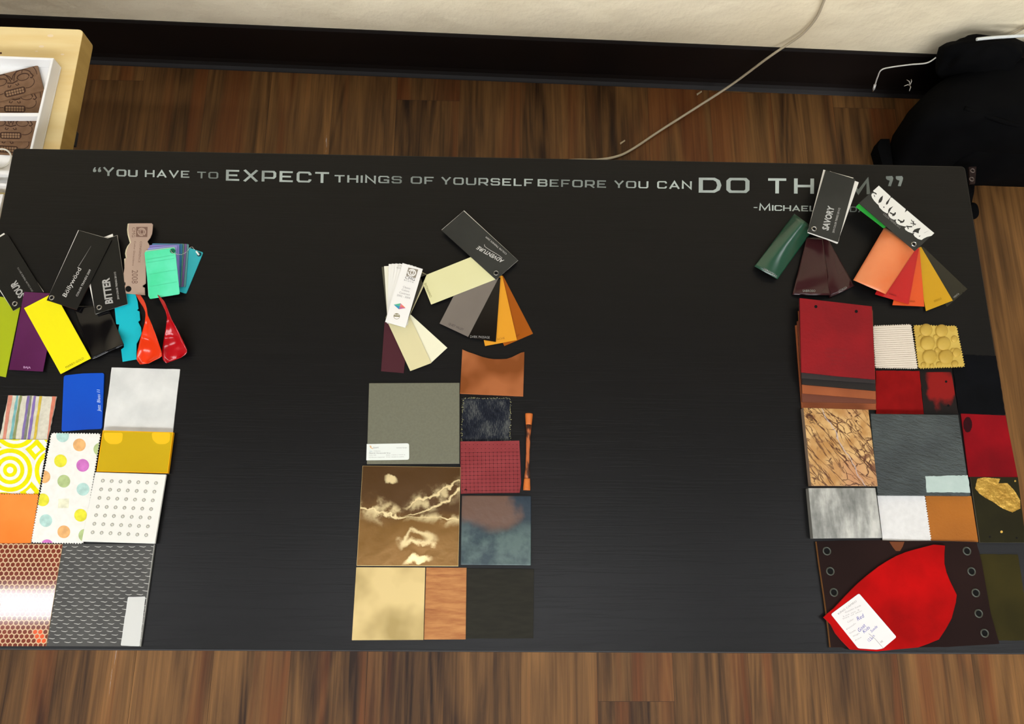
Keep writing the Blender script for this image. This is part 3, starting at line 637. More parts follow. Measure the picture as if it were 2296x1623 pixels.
t = deck('black fan deck titled BITTER with a glossy black film fanned below', K1((950, 893))[0], 0)
rv = K1((950, 893))[0]; cov = K1((812, 300), (1120, 205), (1220, 860), (912, 955))
BFILM = mat('black_glossy_film', (8, 7, 10), rough=.14, spec=.4)
mb = MB(); sheet(mb, K1((690, 880), (1030, 880), (1188, 1252), (878, 1395)), lambda u, v: H + .0012 + .006 * v * (1 - .25 * u) * (1 + .6 * math.sin(5 * v + 2.5 * u)) * (.35 + u) * min(1, 3 * v) + .002 * math.sin(9 * u + 7 * v) * v * v + .0015, BFILM, 18, 22); mb.build('film_sheet', t, 'crinkled glossy black film')
card(t, rot(cov, rv, -3.6, 1.01), 5, PAPER, 'white page', 'page'); card(t, rot(cov, rv, .2, 1.006), 4, PAPER, 'white page', 'page')
card(t, cov, 6, COVER, name='cover', texts=[('BITTER', K1((1080, 852))[0], K1((1045, 608))[0], 17, col((176, 174, 168), .6), .035, 0), ('2010 COLOR TRENDS 2011/12', K1((1142, 815))[0], K1((1108, 552))[0], 4.0, LITE, 0, 0)]); rivet(t, rv, 6)

t = deck('beige shaped fan deck marked CMG 2008 with a hole and cyan card', K1b((238, 1347))[0], 0)
BEI = mat('kraft_board', (186, 160, 140), (172, 146, 128), scale=10, rough=.5); CRM = col((226, 214, 176), .5)
top = [(247, 92), (685, 90), (706, 112), (700, 210), (690, 290), (655, 370), (600, 438), (636, 500), (648, 560), (640, 640), (610, 720), (625, 760), (570, 900), (572, 1080), (568, 1240), (510, 1280), (512, 1312), (550, 1325), (552, 1465), (190, 1432), (168, 1290), (183, 1270), (180, 1220), (158, 1215), (146, 1050), (165, 940), (160, 930), (180, 762), (212, 752), (196, 660), (210, 590), (240, 520), (288, 458), (244, 300), (235, 210)]
CY = [(1222, 740), (1300, 772), (1318, 840), (1326, 905), (1310, 920), (1335, 932), (1342, 1015), (1322, 1030), (1350, 1085), (1355, 1140), (1335, 1190), (1308, 1240), (1305, 1390), (1174, 1413), (1160, 1296), (1188, 1275), (1180, 1236), (1148, 1180), (1133, 1112), (1143, 1055), (1113, 1052), (1098, 905), (1110, 820)]
card(t, K1(*CY), 2, col((24, 190, 204), .35), 'cyan shaped card')
for i in range(3): card(t, K1b(*[(x - 22 + 7 * i, y + 8 - 3 * i) for x, y in top[:12]] + [(x + 4, y) for x, y in top[12:27]] + [(x - 22 + 7 * i, y + 8 - 3 * i) for x, y in top[27:]]), 3 + i, CRM, 'cream shaped page', 'page')
mb = MB(); z1 = lv(6) + TH; mb.slab(K1b(*top), lv(6), z1, BEI); zz = z1 + .00013; DB = col((124, 96, 82), .6)
mb.mark(K1b(*circ(238, 1347, 58, 22)), zz, HOLE)
mb.mark(K1b((388, 160), (606, 160), (600, 352), (384, 350)), zz, DB)
for q in stroke(K1b(*arc(493, 255, 72, 68, -150, 60, 16)), 2.6): mb.mark(q, zz + .0001, BEI)
for q in stroke(K1b(*arc(493, 255, 72, 68, 70, 200, 14)), 2.6): mb.mark(q, zz + .0001, BEI)
for q in stroke(K1b(*rnd([(462, 215), (530, 215), (530, 295), (462, 295)], 15)), 1.8, True): mb.mark(q, zz + .0001, BEI)
for s_, p0, p1, cap in (('CMG', (312, 166), (304, 356), 62), ('CONFERENCE', (462, 435), (424, 842), 40), ('Color Directions', (350, 432), (312, 902), 34), ('2008', (306, 985), (302, 1242), 116)):
    mb.text(s_, K1b(p0)[0], K1b(p1)[0], cap / 8.543, zz, DB)
mb.build('cover', t)

def strip(label, left, right, m, zf, n=26, nc=10):
    l, r = resample(K1(*left), n), resample(K1(*right), n); rows = []
    for i in range(n + 1):
        rows.append([at(l[i][0] + (r[i][0] - l[i][0]) * j / nc, l[i][1] + (r[i][1] - l[i][1]) * j / nc, zf(i / n, j / nc)) for j in range(nc + 1)])
    mb = MB(); mb.grid(rows, m, .0005); return mb.build('twisted_strip', None, label, 'plastic sample', 'twisted glossy plastic strips')
def zf(t_, s_): return lv(4) + .0058 + (.009 * math.sin(math.pi * min(1, t_ / .62)) if t_ < .62 else 0) + (.010 * (s_ - .5) ** 2 * min(1, t_ * 1.6)) + .004 * (s_ - .4) * math.sin(2.6 * t_) - .0064 * max(0, (t_ - .75)) * 4 * (1 - (2 * s_ - 1) ** 2 * .5)
def zf2(t_, s_): return max(lv(0) + .0006, zf(t_, s_) - .0045 * max(0, t_ - .55) * 2)
strip('orange-red twisted glossy strip beside the cyan shaped card', [(1298, 768), (1335, 835), (1375, 895), (1396, 950), (1386, 1040), (1350, 1165), (1312, 1325), (1308, 1395), (1340, 1438)], [(1345, 774), (1385, 835), (1406, 900), (1412, 962), (1455, 1060), (1502, 1185), (1548, 1320), (1548, 1365), (1420, 1430)], mat('orange_red_plastic', (234, 58, 18), rough=.16, spec=.4), zf)
strip('deep red twisted glossy strip below the mint green chips', [(1503, 766), (1545, 850), (1585, 930), (1600, 990), (1588, 1090), (1565, 1215), (1550, 1330), (1560, 1400), (1592, 1426)], [(1515, 772), (1575, 835), (1612, 925), (1645, 1010), (1702, 1112), (1750, 1210), (1790, 1292), (1788, 1335), (1730, 1375)], mat('deep_red_plastic', (180, 10, 20), rough=.16, spec=.4), zf2)

t = thing('chip_set', 'mint green and violet plastic chips held on a bead chain', 'color chips', px=K1b((1085, 620))[0], z=H)
def chip(px, n, c, lab): card(t, rnd(px, 3.2), n, mat('chip_%d_%d_%d' % c, c, tuple(max(0, x - 14) for x in c), scale=14, rough=.28), lab)
chip(K1b((1225, 500), (1672, 648), (1345, 1440), (900, 1290)), 0, (52, 178, 186), 'teal chip')
chip(K1b((830, 478), (1396, 488), (1336, 1308), (790, 1300)), 1, (96, 150, 150), 'grey teal chip')
chip(K1b((760, 478), (1358, 484), (1290, 1308), (740, 1300)), 2, (118, 92, 140), 'violet chip')
chip(K1b((735, 476), (1308, 480), (1250, 1306), (720, 1300)), 3, (92, 140, 120), 'sage chip')
chip(K1b((715, 474), (1275, 486), (1232, 1300), (700, 1300)), 4, (44, 112, 150), 'blue chip')
chip(K1b((690, 476), (1222, 482), (1225, 1300), (690, 1300)), 5, (86, 138, 176), 'slate blue chip')
chip(K1b((640, 505), (1205, 500), (1222, 1300), (660, 1300)), 6, (136, 128, 196), 'lavender chip')
chip(K1b((610, 560), (1165, 508), (1218, 1300), (650, 1400)), 7, (150, 150, 214), 'periwinkle chip')
chip(K1b((560, 612), (1128, 540), (1215, 1400), (622, 1505)), 8, (170, 232, 206), 'pale mint chip')
MINT = mat('mint_chip', (74, 226, 164), (104, 240, 192), scale=26, rough=.25, bump=.0012, bscale=30)
px = K1b((545, 640), (1130, 560), (1222, 1445), (640, 1540)); mb = MB(); mb.slab(rnd(px, 4), lv(9), lv(9) + TH, MINT)
for v in (.16, .23, .48, .74): mb.mark([bil(px, .06, v), bil(px, .95, v - .012), bil(px, .95, v - .006), bil(px, .06, v + .007)], lv(9) + TH + .0001, col((62, 200, 146), .3))
mb.mark(K1b(*circ(1085, 620, 52, 20, 48)), lv(9) + TH + .0001, col((22, 116, 82), .4)); mb.build('card', t, 'mint green front chip')
mb = MB(); path = resample(K1b((1055, 610), (1066, 648), (1105, 662), (1150, 680), (1205, 690), (1255, 690), (1310, 668), (1350, 640), (1385, 605), (1408, 570), (1432, 545), (1465, 545), (1500, 590)), 21)
for i, p in enumerate(path): mb.ball(at(*p, lv(10) + .0012 + .002 * math.sin(i / 21 * 3.1)), .00062, RIVET)
mb.build('ball_chain', t, 'silver bead chain')
a_, b_ = K1b((1535, 622), (1590, 698)); MB().tube([at(*a_, lv(4)), at(*b_, lv(2))], .0011, col((238, 236, 226), .25)).build('clasp', t, 'white chain clasp')
c = at(*K1b((1590, 680))[0], lv(1) + TH); k = rad(K1b((1590, 680))[0], 1); MB().flat(circ(c.x, c.y, 5.2 * k, 18), lv(0) + TH + .0002, col((16, 70, 76), .5)).build('hole', t)

# ------------------------------------------------------------------ left column: fabrics and panels
def felted(name, c, c2=None, **kw): return mat(name, c, c2 or tuple(int(x * .9) for x in c), **{**dict(scale=160, rough=.9, bump=.00022, bscale=420, sheen=.05, spec=.1), **kw})
q = K2((945, 90), (1522, 105), (1462, 650), (872, 640))
fin(single('film_panel', 'white cloudy square sheet above the yellow acrylic plate', 'sample', wob(q, 14, .45), mat('cloudy_white_sheet', (232, 232, 226), (212, 213, 208), scale=30, rough=.45, bump=.0012, bscale=45), 0, .0012, G_PANEL, q))
q = K2((540, 158), (880, 136), (862, 608), (520, 632)); top = rnd([q[0], K2((700, 140))[0], q[1], q[2], K2((700, 615))[0], q[3]], 5, 4)
mb = single('plastic_card', 'royal blue plastic card with fine white lettering', 'plastic sample', top, mat('royal_blue_plastic', (4, 84, 206), (2, 72, 190), scale=6, rough=.28), 0, .0016, G_PANEL, q)
mb.text('Jazz  Blues 11', K2((850, 462))[0], K2((846, 276))[0], 7.2, mb.z1 + .0001, col((210, 226, 246), .5), 0, .2); fin(mb)

LINEN = felted('oatmeal_linen', (226, 220, 200), (208, 202, 182), scale=220)
q = K2((70, 325), (478, 335), (402, 705), (-4, 698)); mb = single('fabric_swatch', 'oatmeal fabric swatch with bright multicoloured stripes', 'fabric swatch', wob(q, 8, .8), LINEN, 0, .0014, quad=q)
for a_, b_, c_, d_, c in ((70, 106, 18, 48, (226, 148, 126)), (138, 156, 76, 104, (130, 190, 190)), (168, 186, 104, 128, (150, 156, 104)), (232, 254, 178, 200, (138, 118, 176)), (254, 272, 200, 222, (138, 140, 120)), (286, 306, 230, 254, (144, 118, 186)), (338, 360, 278, 300, (226, 196, 74)), (442, 478, 398, 424, (224, 134, 108))):
    n = 9; l_ = [(a_ + (c_ - a_) * i / n + random.uniform(-3, 3), 322 + 384 * i / n) for i in range(n + 1)]; r_2 = [(b_ + (d_ - b_) * i / n + random.uniform(-3, 3), 322 + 384 * i / n) for i in range(n + 1)]
    m_ = felted('stripe_%d_%d_%d' % c, c)
    for i in range(n): mb.mark(K2(l_[i], r_2[i], r_2[i + 1], l_[i + 1]), mb.z1 + .0002, m_, q)
fin(mb)
WHITEF = felted('white_cotton', (246, 244, 236), (240, 238, 228)); YEL = felted('yellow_print', (244, 236, 10), (236, 228, 8))
q = K2((-60, 698), (400, 702), (325, 1162), (-160, 1152)); pq = pink(q, 5.5, 2.8, (1, 2)); mb = single('fabric_swatch', 'white fabric swatch printed with yellow bullseye circles', 'fabric swatch', pq, WHITEF, 1, .0010, quad=q)
def pc(x, y, r): return K2(*circ(x, y, r, 30, r * .98))
zz = mb.z1 + .0001
def dia(x, y, r): return K2((x + r * .1, y - r), (x + r, y + r * .05), (x - r * .1, y + r), (x - r, y - r * .05))
for x, y in ((305, 785), (-70, 775), (255, 1145), (-110, 1140)):
    mb.mark(dia(x, y, 92), zz, YEL, q); mb.mark(dia(x, y, 38), zz + .0001, WHITEF, q)
for x, y in ((85, 958), (480, 965), (130, 590), (530, 600), (30, 1330), (430, 1340), (-310, 950), (-270, 585)):
    for i, (r, m_) in enumerate(((206, WHITEF), (188, YEL), (150, WHITEF), (122, YEL), (88, WHITEF), (60, YEL), (28, WHITEF))): mb.mark(pc(x, y, r), zz + .00012 + i * .00003, m_, q)
fin(mb)
q = K2((435, 645), (850, 650), (705, 1578), (262, 1570)); mb = single('fabric_swatch', 'tall white polka dot fabric swatch with pinked edges', 'fabric swatch', pink(q, 5.8, 3.2), WHITEF, 2, .0010, quad=q); zz = mb.z1 + .0001
AQ, OR, GRN, YL, MG = (196, 232, 222), (250, 192, 126), (194, 212, 148), (246, 238, 70), (222, 128, 204)
for x, y, c in ((530, 668, AQ), (672, 745, OR), (845, 782, GRN), (512, 880, YL), (700, 918, MG), (372, 1015, OR), (540, 1052, GRN), (702, 1120, AQ), (362, 1210, YL), (682, 1340, YL), (388, 1385, AQ), (540, 1480, OR), (718, 1510, GRN), (398, 1598, MG)):
    mb.mark(K2(*circ(x, y, 54, 28)), zz, felted('dot_%d_%d_%d' % c, c), q)
mb.mark(K2((495, 1202), (585, 1198), (580, 1278), (490, 1280)), zz, felted('dot_pale', (248, 246, 214)), q); fin(mb)
q = K2((-80, 1158), (326, 1162), (262, 1575), (-170, 1582)); fin(single('fabric_swatch', 'plain bright orange fabric swatch with a pinked edge', 'fabric swatch', pink(q, 5.6, 3.0, (0, 1)), felted('orange_suede', (248, 150, 68), (240, 132, 52), scale=14), 2, .0010, quad=q))

ACR = mat('yellow_acrylic', (212, 178, 30), (204, 168, 24), scale=5, rough=.12, spec=.5); ACRE = col((250, 176, 12), .15); TAB = col((252, 198, 12), .3)
q = K2((870, 622), (1466, 638), (1420, 985), (816, 970)); mb = single('acrylic_plate', 'translucent yellow acrylic plate with two brighter tabs along its top', 'acrylic sample', q, ACR, 2, .004, G_PANEL, side=ACRE)
for x, w in ((958, 82), (1362, 80)): mb.mark(K2(*rnd([(x - w, 640), (x + w, 642), (x + w - 6, 715), (x + w - 40, 738), (x - w + 50, 738), (x - w + 8, 700)], 20)), mb.z1 + .0001, TAB, q)
for a_, b_ in (((870, 622), (1466, 638)), ((1466, 638), (1420, 985)), ((1420, 985), (816, 970)), ((816, 970), (870, 622))):
    for s_ in stroke(K2(a_, b_), 3.2): mb.mark(s_, mb.z1 + .00005, ACRE, q)
fin(mb)
q = K2((806, 975), (1405, 995), (1310, 1580), (690, 1562)); mb = single('dotted_panel', 'white panel with a square grid of small raised rings', 'panel sample', q, mat('white_panel', (242, 240, 230), (236, 234, 224), scale=9, rough=.4), 3, .0030, G_PANEL, bevel=.0004)
STUD = col((196, 194, 182), .35); STUDC = col((230, 226, 212), .35)
for i in range(7):
    for j in range(7):
        p = K2((bil(((870, 1048), (1320, 1068), (1237, 1508), (784, 1485)), i / 6, j / 6)))[0]; c = at(*p, mb.z1); k = rad(p, 1)
        mb.ring((c.x, c.y), 2.1 * k, 4.2 * k, mb.z1 + .00005, mb.z1 + .0008, STUD, 14); mb.dome((c.x, c.y, mb.z1 + .00004), 2.4 * k, .0005, STUDC, 10, 2)
fin(mb)
HONB = mat('honeycomb_cell_walls', (222, 188, 146), rough=.5, coat=.65); HONC = mat('honeycomb_cells', (128, 46, 20), (108, 36, 14), scale=40, rough=.5, coat=.8); HONO = mat('honeycomb_bright_cell', (228, 82, 26), rough=.5, coat=1)
q = K3((-60, 314), (650, 325), (478, 1384), (-260, 1384)); mb = single('honeycomb_panel', 'glossy brown honeycomb panel at the lower left corner of the table', 'panel sample', q, HONB, 0, .0035, G_PANEL); zz = mb.z1 + .00008
for j in range(24):
    y = 304 + j * 46.6
    for i in range(17):
        x = 630 + (26.5 if j % 2 else 0) - i * 53.2 - (y - 325) * .163 - 10
        c = HONO if (360 < x < 465 and 1225 < y < 1345) else HONC
        mb.mark(K3(*[(x + 24 * math.cos(math.radians(a_ + 30)) - .163 * 24 * math.sin(math.radians(a_ + 30)), y + 24.5 * math.sin(math.radians(a_ + 30))) for a_ in range(0, 360, 60)]), zz, c, q)
fin(mb)
MESH = mat('grey_woven_panel', (80, 79, 75), (72, 71, 68), scale=60, rough=.4, bump=.0003, bscale=300); DASH = col((214, 212, 202), .3)
q = K3((655, 322), (1606, 326), (1460, 1388), (484, 1384)); mb = single('plastic_sheet', 'grey panel with rows of short white dashes and a blank sticker', 'panel sample', q, MESH, 0, .0026, G_PANEL, side=col((160, 160, 152), .3)); zz = mb.z1 + .00008
for j in range(27):
    y = 350 + j * 38.2
    for i in range(-1, 10):
        x = 665 + i * 118 + (62 if j % 2 else 0) - (y - 325) * .155 - j * 1.5 + random.uniform(-4, 4)
        for s_ in stroke(K3((x - 34, y - 3), (x - 12, y + random.uniform(-1, 4)), (x + 12, y + 4), (x + 34, y - 2)), [.5, 1.15, 1.15, .5]): mb.mark(s_, zz, DASH, q)
for s_ in stroke([q[1], q[2]], 2.2): mb.mark(s_, zz, col((176, 174, 164), .3), q)
po = fin(mb); MB().slab(wob(rnd(K3((1330, 872), (1512, 868), (1452, 1386), (1254, 1378)), 3), 8, .5), lv(0) + .0027, lv(0) + .0030, col((214, 214, 208), .5)).build('sticker', po, 'blank white sticker')

# ------------------------------------------------------------------ middle column
t = deck('white CMG fan deck with cream and maroon cards fanned below', K5b((505, 1305))[0], 0)
pv = (505, 1305)
def fan(ang, up=1195, dn=200, wl=218, wr=260): return K5b(*rot([(pv[0] - wl, pv[1] - up), (pv[0] + wr, pv[1] - up), (pv[0] + wr, pv[1] + dn), (pv[0] - wl, pv[1] + dn)], pv, ang))
card(t, K5((172, 1060), (392, 1060), (346, 1527), (140, 1510)), 0, mat('maroon_card', (76, 34, 42), rough=.4), 'maroon card')
card(t, K5((300, 1010), (410, 995), (742, 1297), (596, 1432)), 1, col((244, 240, 208), .4), 'ivory card')
card(t, K5((190, 1045), (390, 990), (597, 1435), (405, 1508)), 2, col((226, 216, 168), .4), 'cream card')
card(t, fan(25.3, 1150, 150), 3, col((216, 206, 160), .4), 'cream page', 'page'); card(t, fan(22.8, 1130, 150), 4, col((70, 66, 54), .4), 'dark page', 'page')
card(t, fan(-6.5, 1150, 120), 5, col((84, 82, 66), .3), 'smoky page', 'page'); card(t, fan(-3.6, 1150, 120), 6, col((240, 236, 214), .5), 'ivory page', 'page')
for i, a_ in enumerate((1.6, 5, 9, 13)): card(t, fan(a_, 1180, 170), 7 + i, col((244, 241, 232), .5), name='page', texts=[('CMG', K5b((525, 165))[0], K5b((640, 185))[0], 3, GREYINK, 0, 0), ('BLOCK', K5b((500, 215))[0], K5b((625, 236))[0], 3, GREYINK, 0, 0)] if a_ == 13 else ())
mb = MB(); z1 = lv(11) + TH; mb.slab(fan(16.5), lv(11), z1, col((246, 243, 236), .5)); zz = z1 + .00013; TAUPE = col((150, 140, 124), .6); WH = col((246, 243, 236), .5)
mb.mark(K5b((768, 200), (992, 246), (930, 442), (716, 384)), zz, TAUPE)
for s_ in stroke(K5b(*arc(845, 318, 84, 72, -140, 200, 24)), 2.6): mb.mark(s_, zz + .0001, WH)
for s_ in stroke(K5b(*rnd([(830, 270), (890, 284), (872, 362), (808, 346)], 14)), 1.8, True): mb.mark(s_, zz + .0001, WH)
for s_, p0, p1, cap, m_ in (('CMG', (690, 452), (905, 508), 62, INK), ('B L O C K', (670, 492), (885, 552), 24, INK), ('Classic', (640, 658), (808, 700), 44, GREYINK), ('Colors', (612, 720), (782, 766), 44, GREYINK), ('Contract', (556, 785), (795, 842), 44, GREYINK), ('2002 - 2004', (502, 845), (800, 918), 44, GREYINK)):
    mb.text(s_, K5b(p0)[0], K5b(p1)[0], cap / 10.143, zz, m_)
o_ = (575, 1085)
for a_, b_, c in (((435, 1045), (590, 1012), (96, 190, 150)), ((590, 1012), (640, 1060), (232, 130, 150)), ((640, 1060), (705, 1122), (238, 128, 92)), ((705, 1122), (552, 1150), (196, 110, 150)), ((552, 1150), (435, 1045), (60, 150, 190))): mb.mark(K5b(a_, b_, o_), zz, col(c, .5))
OLV = col((140, 132, 96), .6)
for s_ in stroke(K5b(*arc(502, 1308, 68, 64, 0, 360, 28)), .9): mb.mark(s_, zz, OLV)
mb.mark(K5b((432, 1284), (574, 1290), (572, 1322), (430, 1316)), zz, OLV); mb.mark(K5b((450, 1262), (500, 1246), (552, 1266), (500, 1272)), zz, OLV); mb.build('cover', t)

t = deck('charcoal fan deck titled ADVENTURE with cream, grey, black and amber cards', K5c((1342, 1440))[0], 0)
def kt(s_, p0, p1, cap, m_, b=0, sh=0): return (s_, K5(p0)[0], K5(p1)[0], cap / 4.0575, m_, b, sh)
card(t, K5((985, 765), (1248, 640), (1522, 1168), (1262, 1280)), 0, mat('burnt_amber_card', (176, 92, 14), (160, 82, 12), scale=9, rough=.35), 'burnt amber card', texts=[kt('RUSH', (1372, 1200), (1402, 1180), 14, col((110, 60, 16), .6))])
card(t, K5((955, 690), (1242, 640), (1376, 1226), (1086, 1280)), 1, mat('amber_card', (230, 158, 42), rough=.35), 'amber card', texts=[kt('ACHE', (1196, 1230), (1266, 1216), 18, col((160, 104, 30), .6))])
card(t, K5((985, 640), (1226, 660), (1184, 1243), (928, 1202)), 2, mat('black_gloss_card', (14, 10, 9), rough=.15), 'glossy black card', texts=[kt('DARK PASSAGE', (950, 1206), (1128, 1214), 22, GREYINK)])
card(t, K5((952, 530), (1215, 650), (932, 1197), (672, 1075)), 3, mat('grey_satin_card', (140, 130, 120), (126, 117, 108), scale=7, rough=.3, metal=.2), 'grey satin card', texts=[kt('QUIET VALLEY', (752, 1086), (886, 1142), 20, col((84, 76, 70), .6))])
card(t, K5((497, 655), (1085, 420), (1186, 672), (595, 903)), 4, mat('cream_gloss_card', (226, 220, 158), (236, 232, 186), scale=4, rough=.28), 'glossy cream card', texts=[kt('CHAMPAGNE', (604, 832), (548, 704), 22, col((150, 142, 88), .6))])
cov = K5c((100, 470), (605, 30), (1837, 1150), (1340, 1592)); rv = K5c((1342, 1440))[0]
card(t, rot(cov, rv, .5, 1.004), 5, PAPER, 'white page', 'page')
card(t, cov, 6, COVERG, name='cover', texts=[('ADVENTURE', K5c((1530, 1150))[0], K5c((925, 812))[0], 8.6, LITE, .02, .35), ('COLOR TRENDS 2009', K5c((1590, 1000))[0], K5c((1122, 605))[0], 3.6, LITE, 0, 0)],
     marks=[(q_, LITE) for q_ in stroke(K5c((1075, 790), (1082, 832), (1120, 865), (1220, 930), (1350, 1005), (1420, 1050), (1480, 1100)), .9)]); rivet(t, rv, 6)

q = K6((1190, 62), (1835, 90), (1822, 550), (1165, 520)); o_ = K6((1190, 62), (1250, 88), (1310, 108), (1400, 140), (1460, 155), (1520, 163), (1590, 163), (1650, 160), (1705, 142), (1760, 115), (1800, 95), (1835, 88), (1822, 550), (1165, 520))
COP = mat('copper_sheet', (150, 84, 40), (196, 118, 70), scale=20, rough=.34, metal=.4, bump=.0014, bscale=22, contrast=(.42, .62), detail=2)
mb = single('copper_sheet', 'copper sheet with a curved notch cut from its top edge', 'metal sample', o_, COP, 0, .0022, G_PANEL, q, side=mat('copper_edge', (224, 142, 90), rough=.25, metal=.6)); 
for s_ in stroke([q[3], q[2]], 1.6): mb.mark(s_, mb.z1 + .0001, mat('copper_rim', (232, 140, 84), rough=.3, metal=.5), o_)
fin(mb)
q = K6((1160, 408), (1160, 408), (1160, 1248), (197, 1252)); q = K6((220, 412), (1160, 408), (1160, 1248), (197, 1252))
po = fin(single('laminate_board', 'grey green laminate board with a printed white label', 'panel sample', q, mat('grey_green_laminate', (118, 117, 98), (112, 111, 93), scale=400, rough=.5), 0, .003, G_PANEL, bevel=.0003))
mb = MB(); z1 = lv(0) + .0034; mb.slab(rnd(K6((196, 1045), (636, 1037), (637, 1208), (192, 1214)), 5, 4, (1, 2)), lv(0) + .0031, z1, col((236, 240, 232), .45)); zz = z1 + .0001
BLU = col((110, 150, 170), .6); ORG = col((226, 170, 100), .6)
for s_ in stroke(K6b((350, 380), (410, 380), (420, 410), (390, 430), (440, 470), (510, 490)), 1.4): mb.mark(s_, zz, ORG)
for s_, p0, p1, cap, m_ in (('ibent', (520, 490), (750, 470), 80, GREYINK), ('Laminate Sample', (1510, 475), (1960, 470), 44, GREYINK), ('Stone', (350, 622), (470, 622), 44, BLU), ('Collection', (540, 615), (820, 613), 44, GREYINK), ('Material: Honeycomb Grey', (340, 705), (1250, 697), 46, INK), ('Color 345', (340, 790), (630, 788), 36, GREYINK), ('Size: 12.0 x 12.0 in', (1070, 785), (1880, 765), 36, GREYINK), ('12 Pieces required', (340, 882), (990, 872), 36, GREYINK), ('Order: samples to confirm', (1070, 865), (1830, 855), 36, GREYINK)):
    mb.text(s_, K6b(p0)[0], K6b(p1)[0], cap / 19.133, zz, m_)
mb.build('label_sticker', po, 'white printed label')

def denim():
    m, nt, uv, u, v, b, ob = uvmat('denim_chenille', rough=.95); b.inputs['Specular IOR Level'].default_value = .1
    n1 = noise(nt, ob, 1, 5, (60, 40, 1)); n2 = noise(nt, ob, 1, 5, (900, 220, 1), .7)
    f = math_(nt, 'ADD', math_(nt, 'MULTIPLY', n1, .55), math_(nt, 'MULTIPLY', n2, .6)); r = node(nt, 'ShaderNodeValToRGB'); e = r.color_ramp.elements
    e[0].position = .44; e[0].color = L((20, 22, 30)); e[1].position = .74; e[1].color = L((104, 106, 102)); e2 = e.new(.58); e2.color = L((40, 43, 52))
    nt.links.new(f, r.inputs[0]); nt.links.new(r.outputs[0], b.inputs['Base Color']); bumpn(nt, n2, .0012); return m
q = K6((1196, 572), (1690, 566), (1688, 1030), (1182, 1030)); mb = single('fabric_swatch', 'dark washed denim swatch with a frayed pinked border', 'fabric swatch', pink(q, 6, 4), denim(), 0, .0016, quad=q)
FR = col((176, 172, 122), .9); FG = col((96, 98, 96), .9)
for a_, b_ in ((q[0], q[1]), (q[1], q[2]), (q[3], q[0])):
    l = math.hypot(b_[0] - a_[0], b_[1] - a_[1])
    for k in range(int(l / 2.6)):
        t_ = (k + random.random()) * 2.6 / l; x, y = a_[0] + (b_[0] - a_[0]) * t_, a_[1] + (b_[1] - a_[1]) * t_; an = random.uniform(0, 6.28); d = random.uniform(1.2, 3.2)
        mb.tube([at(x, y, mb.z1), at(x + d * math.cos(an), y + d * math.sin(an), mb.z1 + .0006)], .0003, FR if random.random() < .5 else FG, 5)
fin(mb)
RW = mat('red_woven_vinyl', (146, 56, 58), (134, 46, 48), scale=40, rough=.5, bump=.0004, bscale=200)
q = K6((1170, 1018), (1782, 1010), (1790, 1555), (1176, 1560)); o_ = K6((1170, 1018), (1480, 1016), (1782, 1010), (1792, 1230), (1800, 1450), (1786, 1552), (1480, 1556), (1176, 1562), (1172, 1300))
mb = single('woven_swatch', 'dusty red woven vinyl swatch with a grid of dark pinholes', 'fabric swatch', o_, RW, 2, .0022, quad=q); DK = col((60, 14, 18), .8); zz = mb.z1 + .0001
for j in range(11):
    for i in range(15):
        x, y = 1182 + i * 41.2 + j * .8, 1136 + j * 39.5 - i * .6; mb.mark(K6(*circ(x, y, 5, 6)), zz, DK, q)
        for s_ in stroke(K6((x, y), (x + 41, y - .6)), .55): mb.mark(s_, zz - .00003, DK, q)
        for s_ in stroke(K6((x, y), (x, y + 39)), .4): mb.mark(s_, zz - .00003, DK, q)
for i in range(15): mb.mark(K6(*circ(1182 + i * 41.2, 1050, 4, 6)), zz, DK, q); mb.mark(K6(*circ(1182 + i * 41.2, 1093, 4, 6)), zz, DK, q)
mb.mark(K6((1205, 1525), (1225, 1505), (1245, 1525)), zz, DK, q); fin(mb)
mb = MB(); ORW = mat('orange_tube_end', (222, 124, 58), (206, 110, 48), scale=40, rough=.4); PAT = mat('patterned_orange_tube', (190, 104, 56), (66, 40, 30), scale=230, stretch=(1, .35, 1), rough=.5, contrast=(.44, .6))
prof = [(0, 39), (.02, 40), (.14, 31), (.15, 29), (.32, 23), (.5, 19), (.68, 20), (.84, 28), (.85, 31), (.97, 37), (1, 36)]
stick = thing('tube_sample', 'slim orange patterned stick with flared ends beside the red woven swatch', 'stick', px=K6((1870, 1130))[0], z=H, group=G_PANEL)
kz = .20 * 0 + rad(K6((1870, 1130))[0], 1) / 4.636; RM = 40 * kz
def seg(lo, hi, m_, nm, lab=None):
    P, Rr = [], []
    for i in range(11):
        f = lo + (hi - lo) * i / 10; j = 1
        while j < len(prof) - 1 and prof[j][0] < f: j += 1
        a_, b_ = prof[j - 1], prof[j]; r_3 = a_[1] + (b_[1] - a_[1]) * (f - a_[0]) / (b_[0] - a_[0]); P.append(at(1880 / 4.636 * 0 + K6((1883 - 24 * f, 730 + 795 * f))[0][0], K6((1883, 730 + 795 * f))[0][1], H + RM + .0003)); Rr.append(r_3 * kz)
    MB().tube(P, Rr, m_, 20).build(nm, stick, lab)
seg(0, .145, ORW, 'end_cap', 'plain orange flared end'); seg(.148, .845, PAT, 'shaft', 'patterned shaft'); seg(.848, 1, ORW, 'end_cap', 'plain orange flared end')

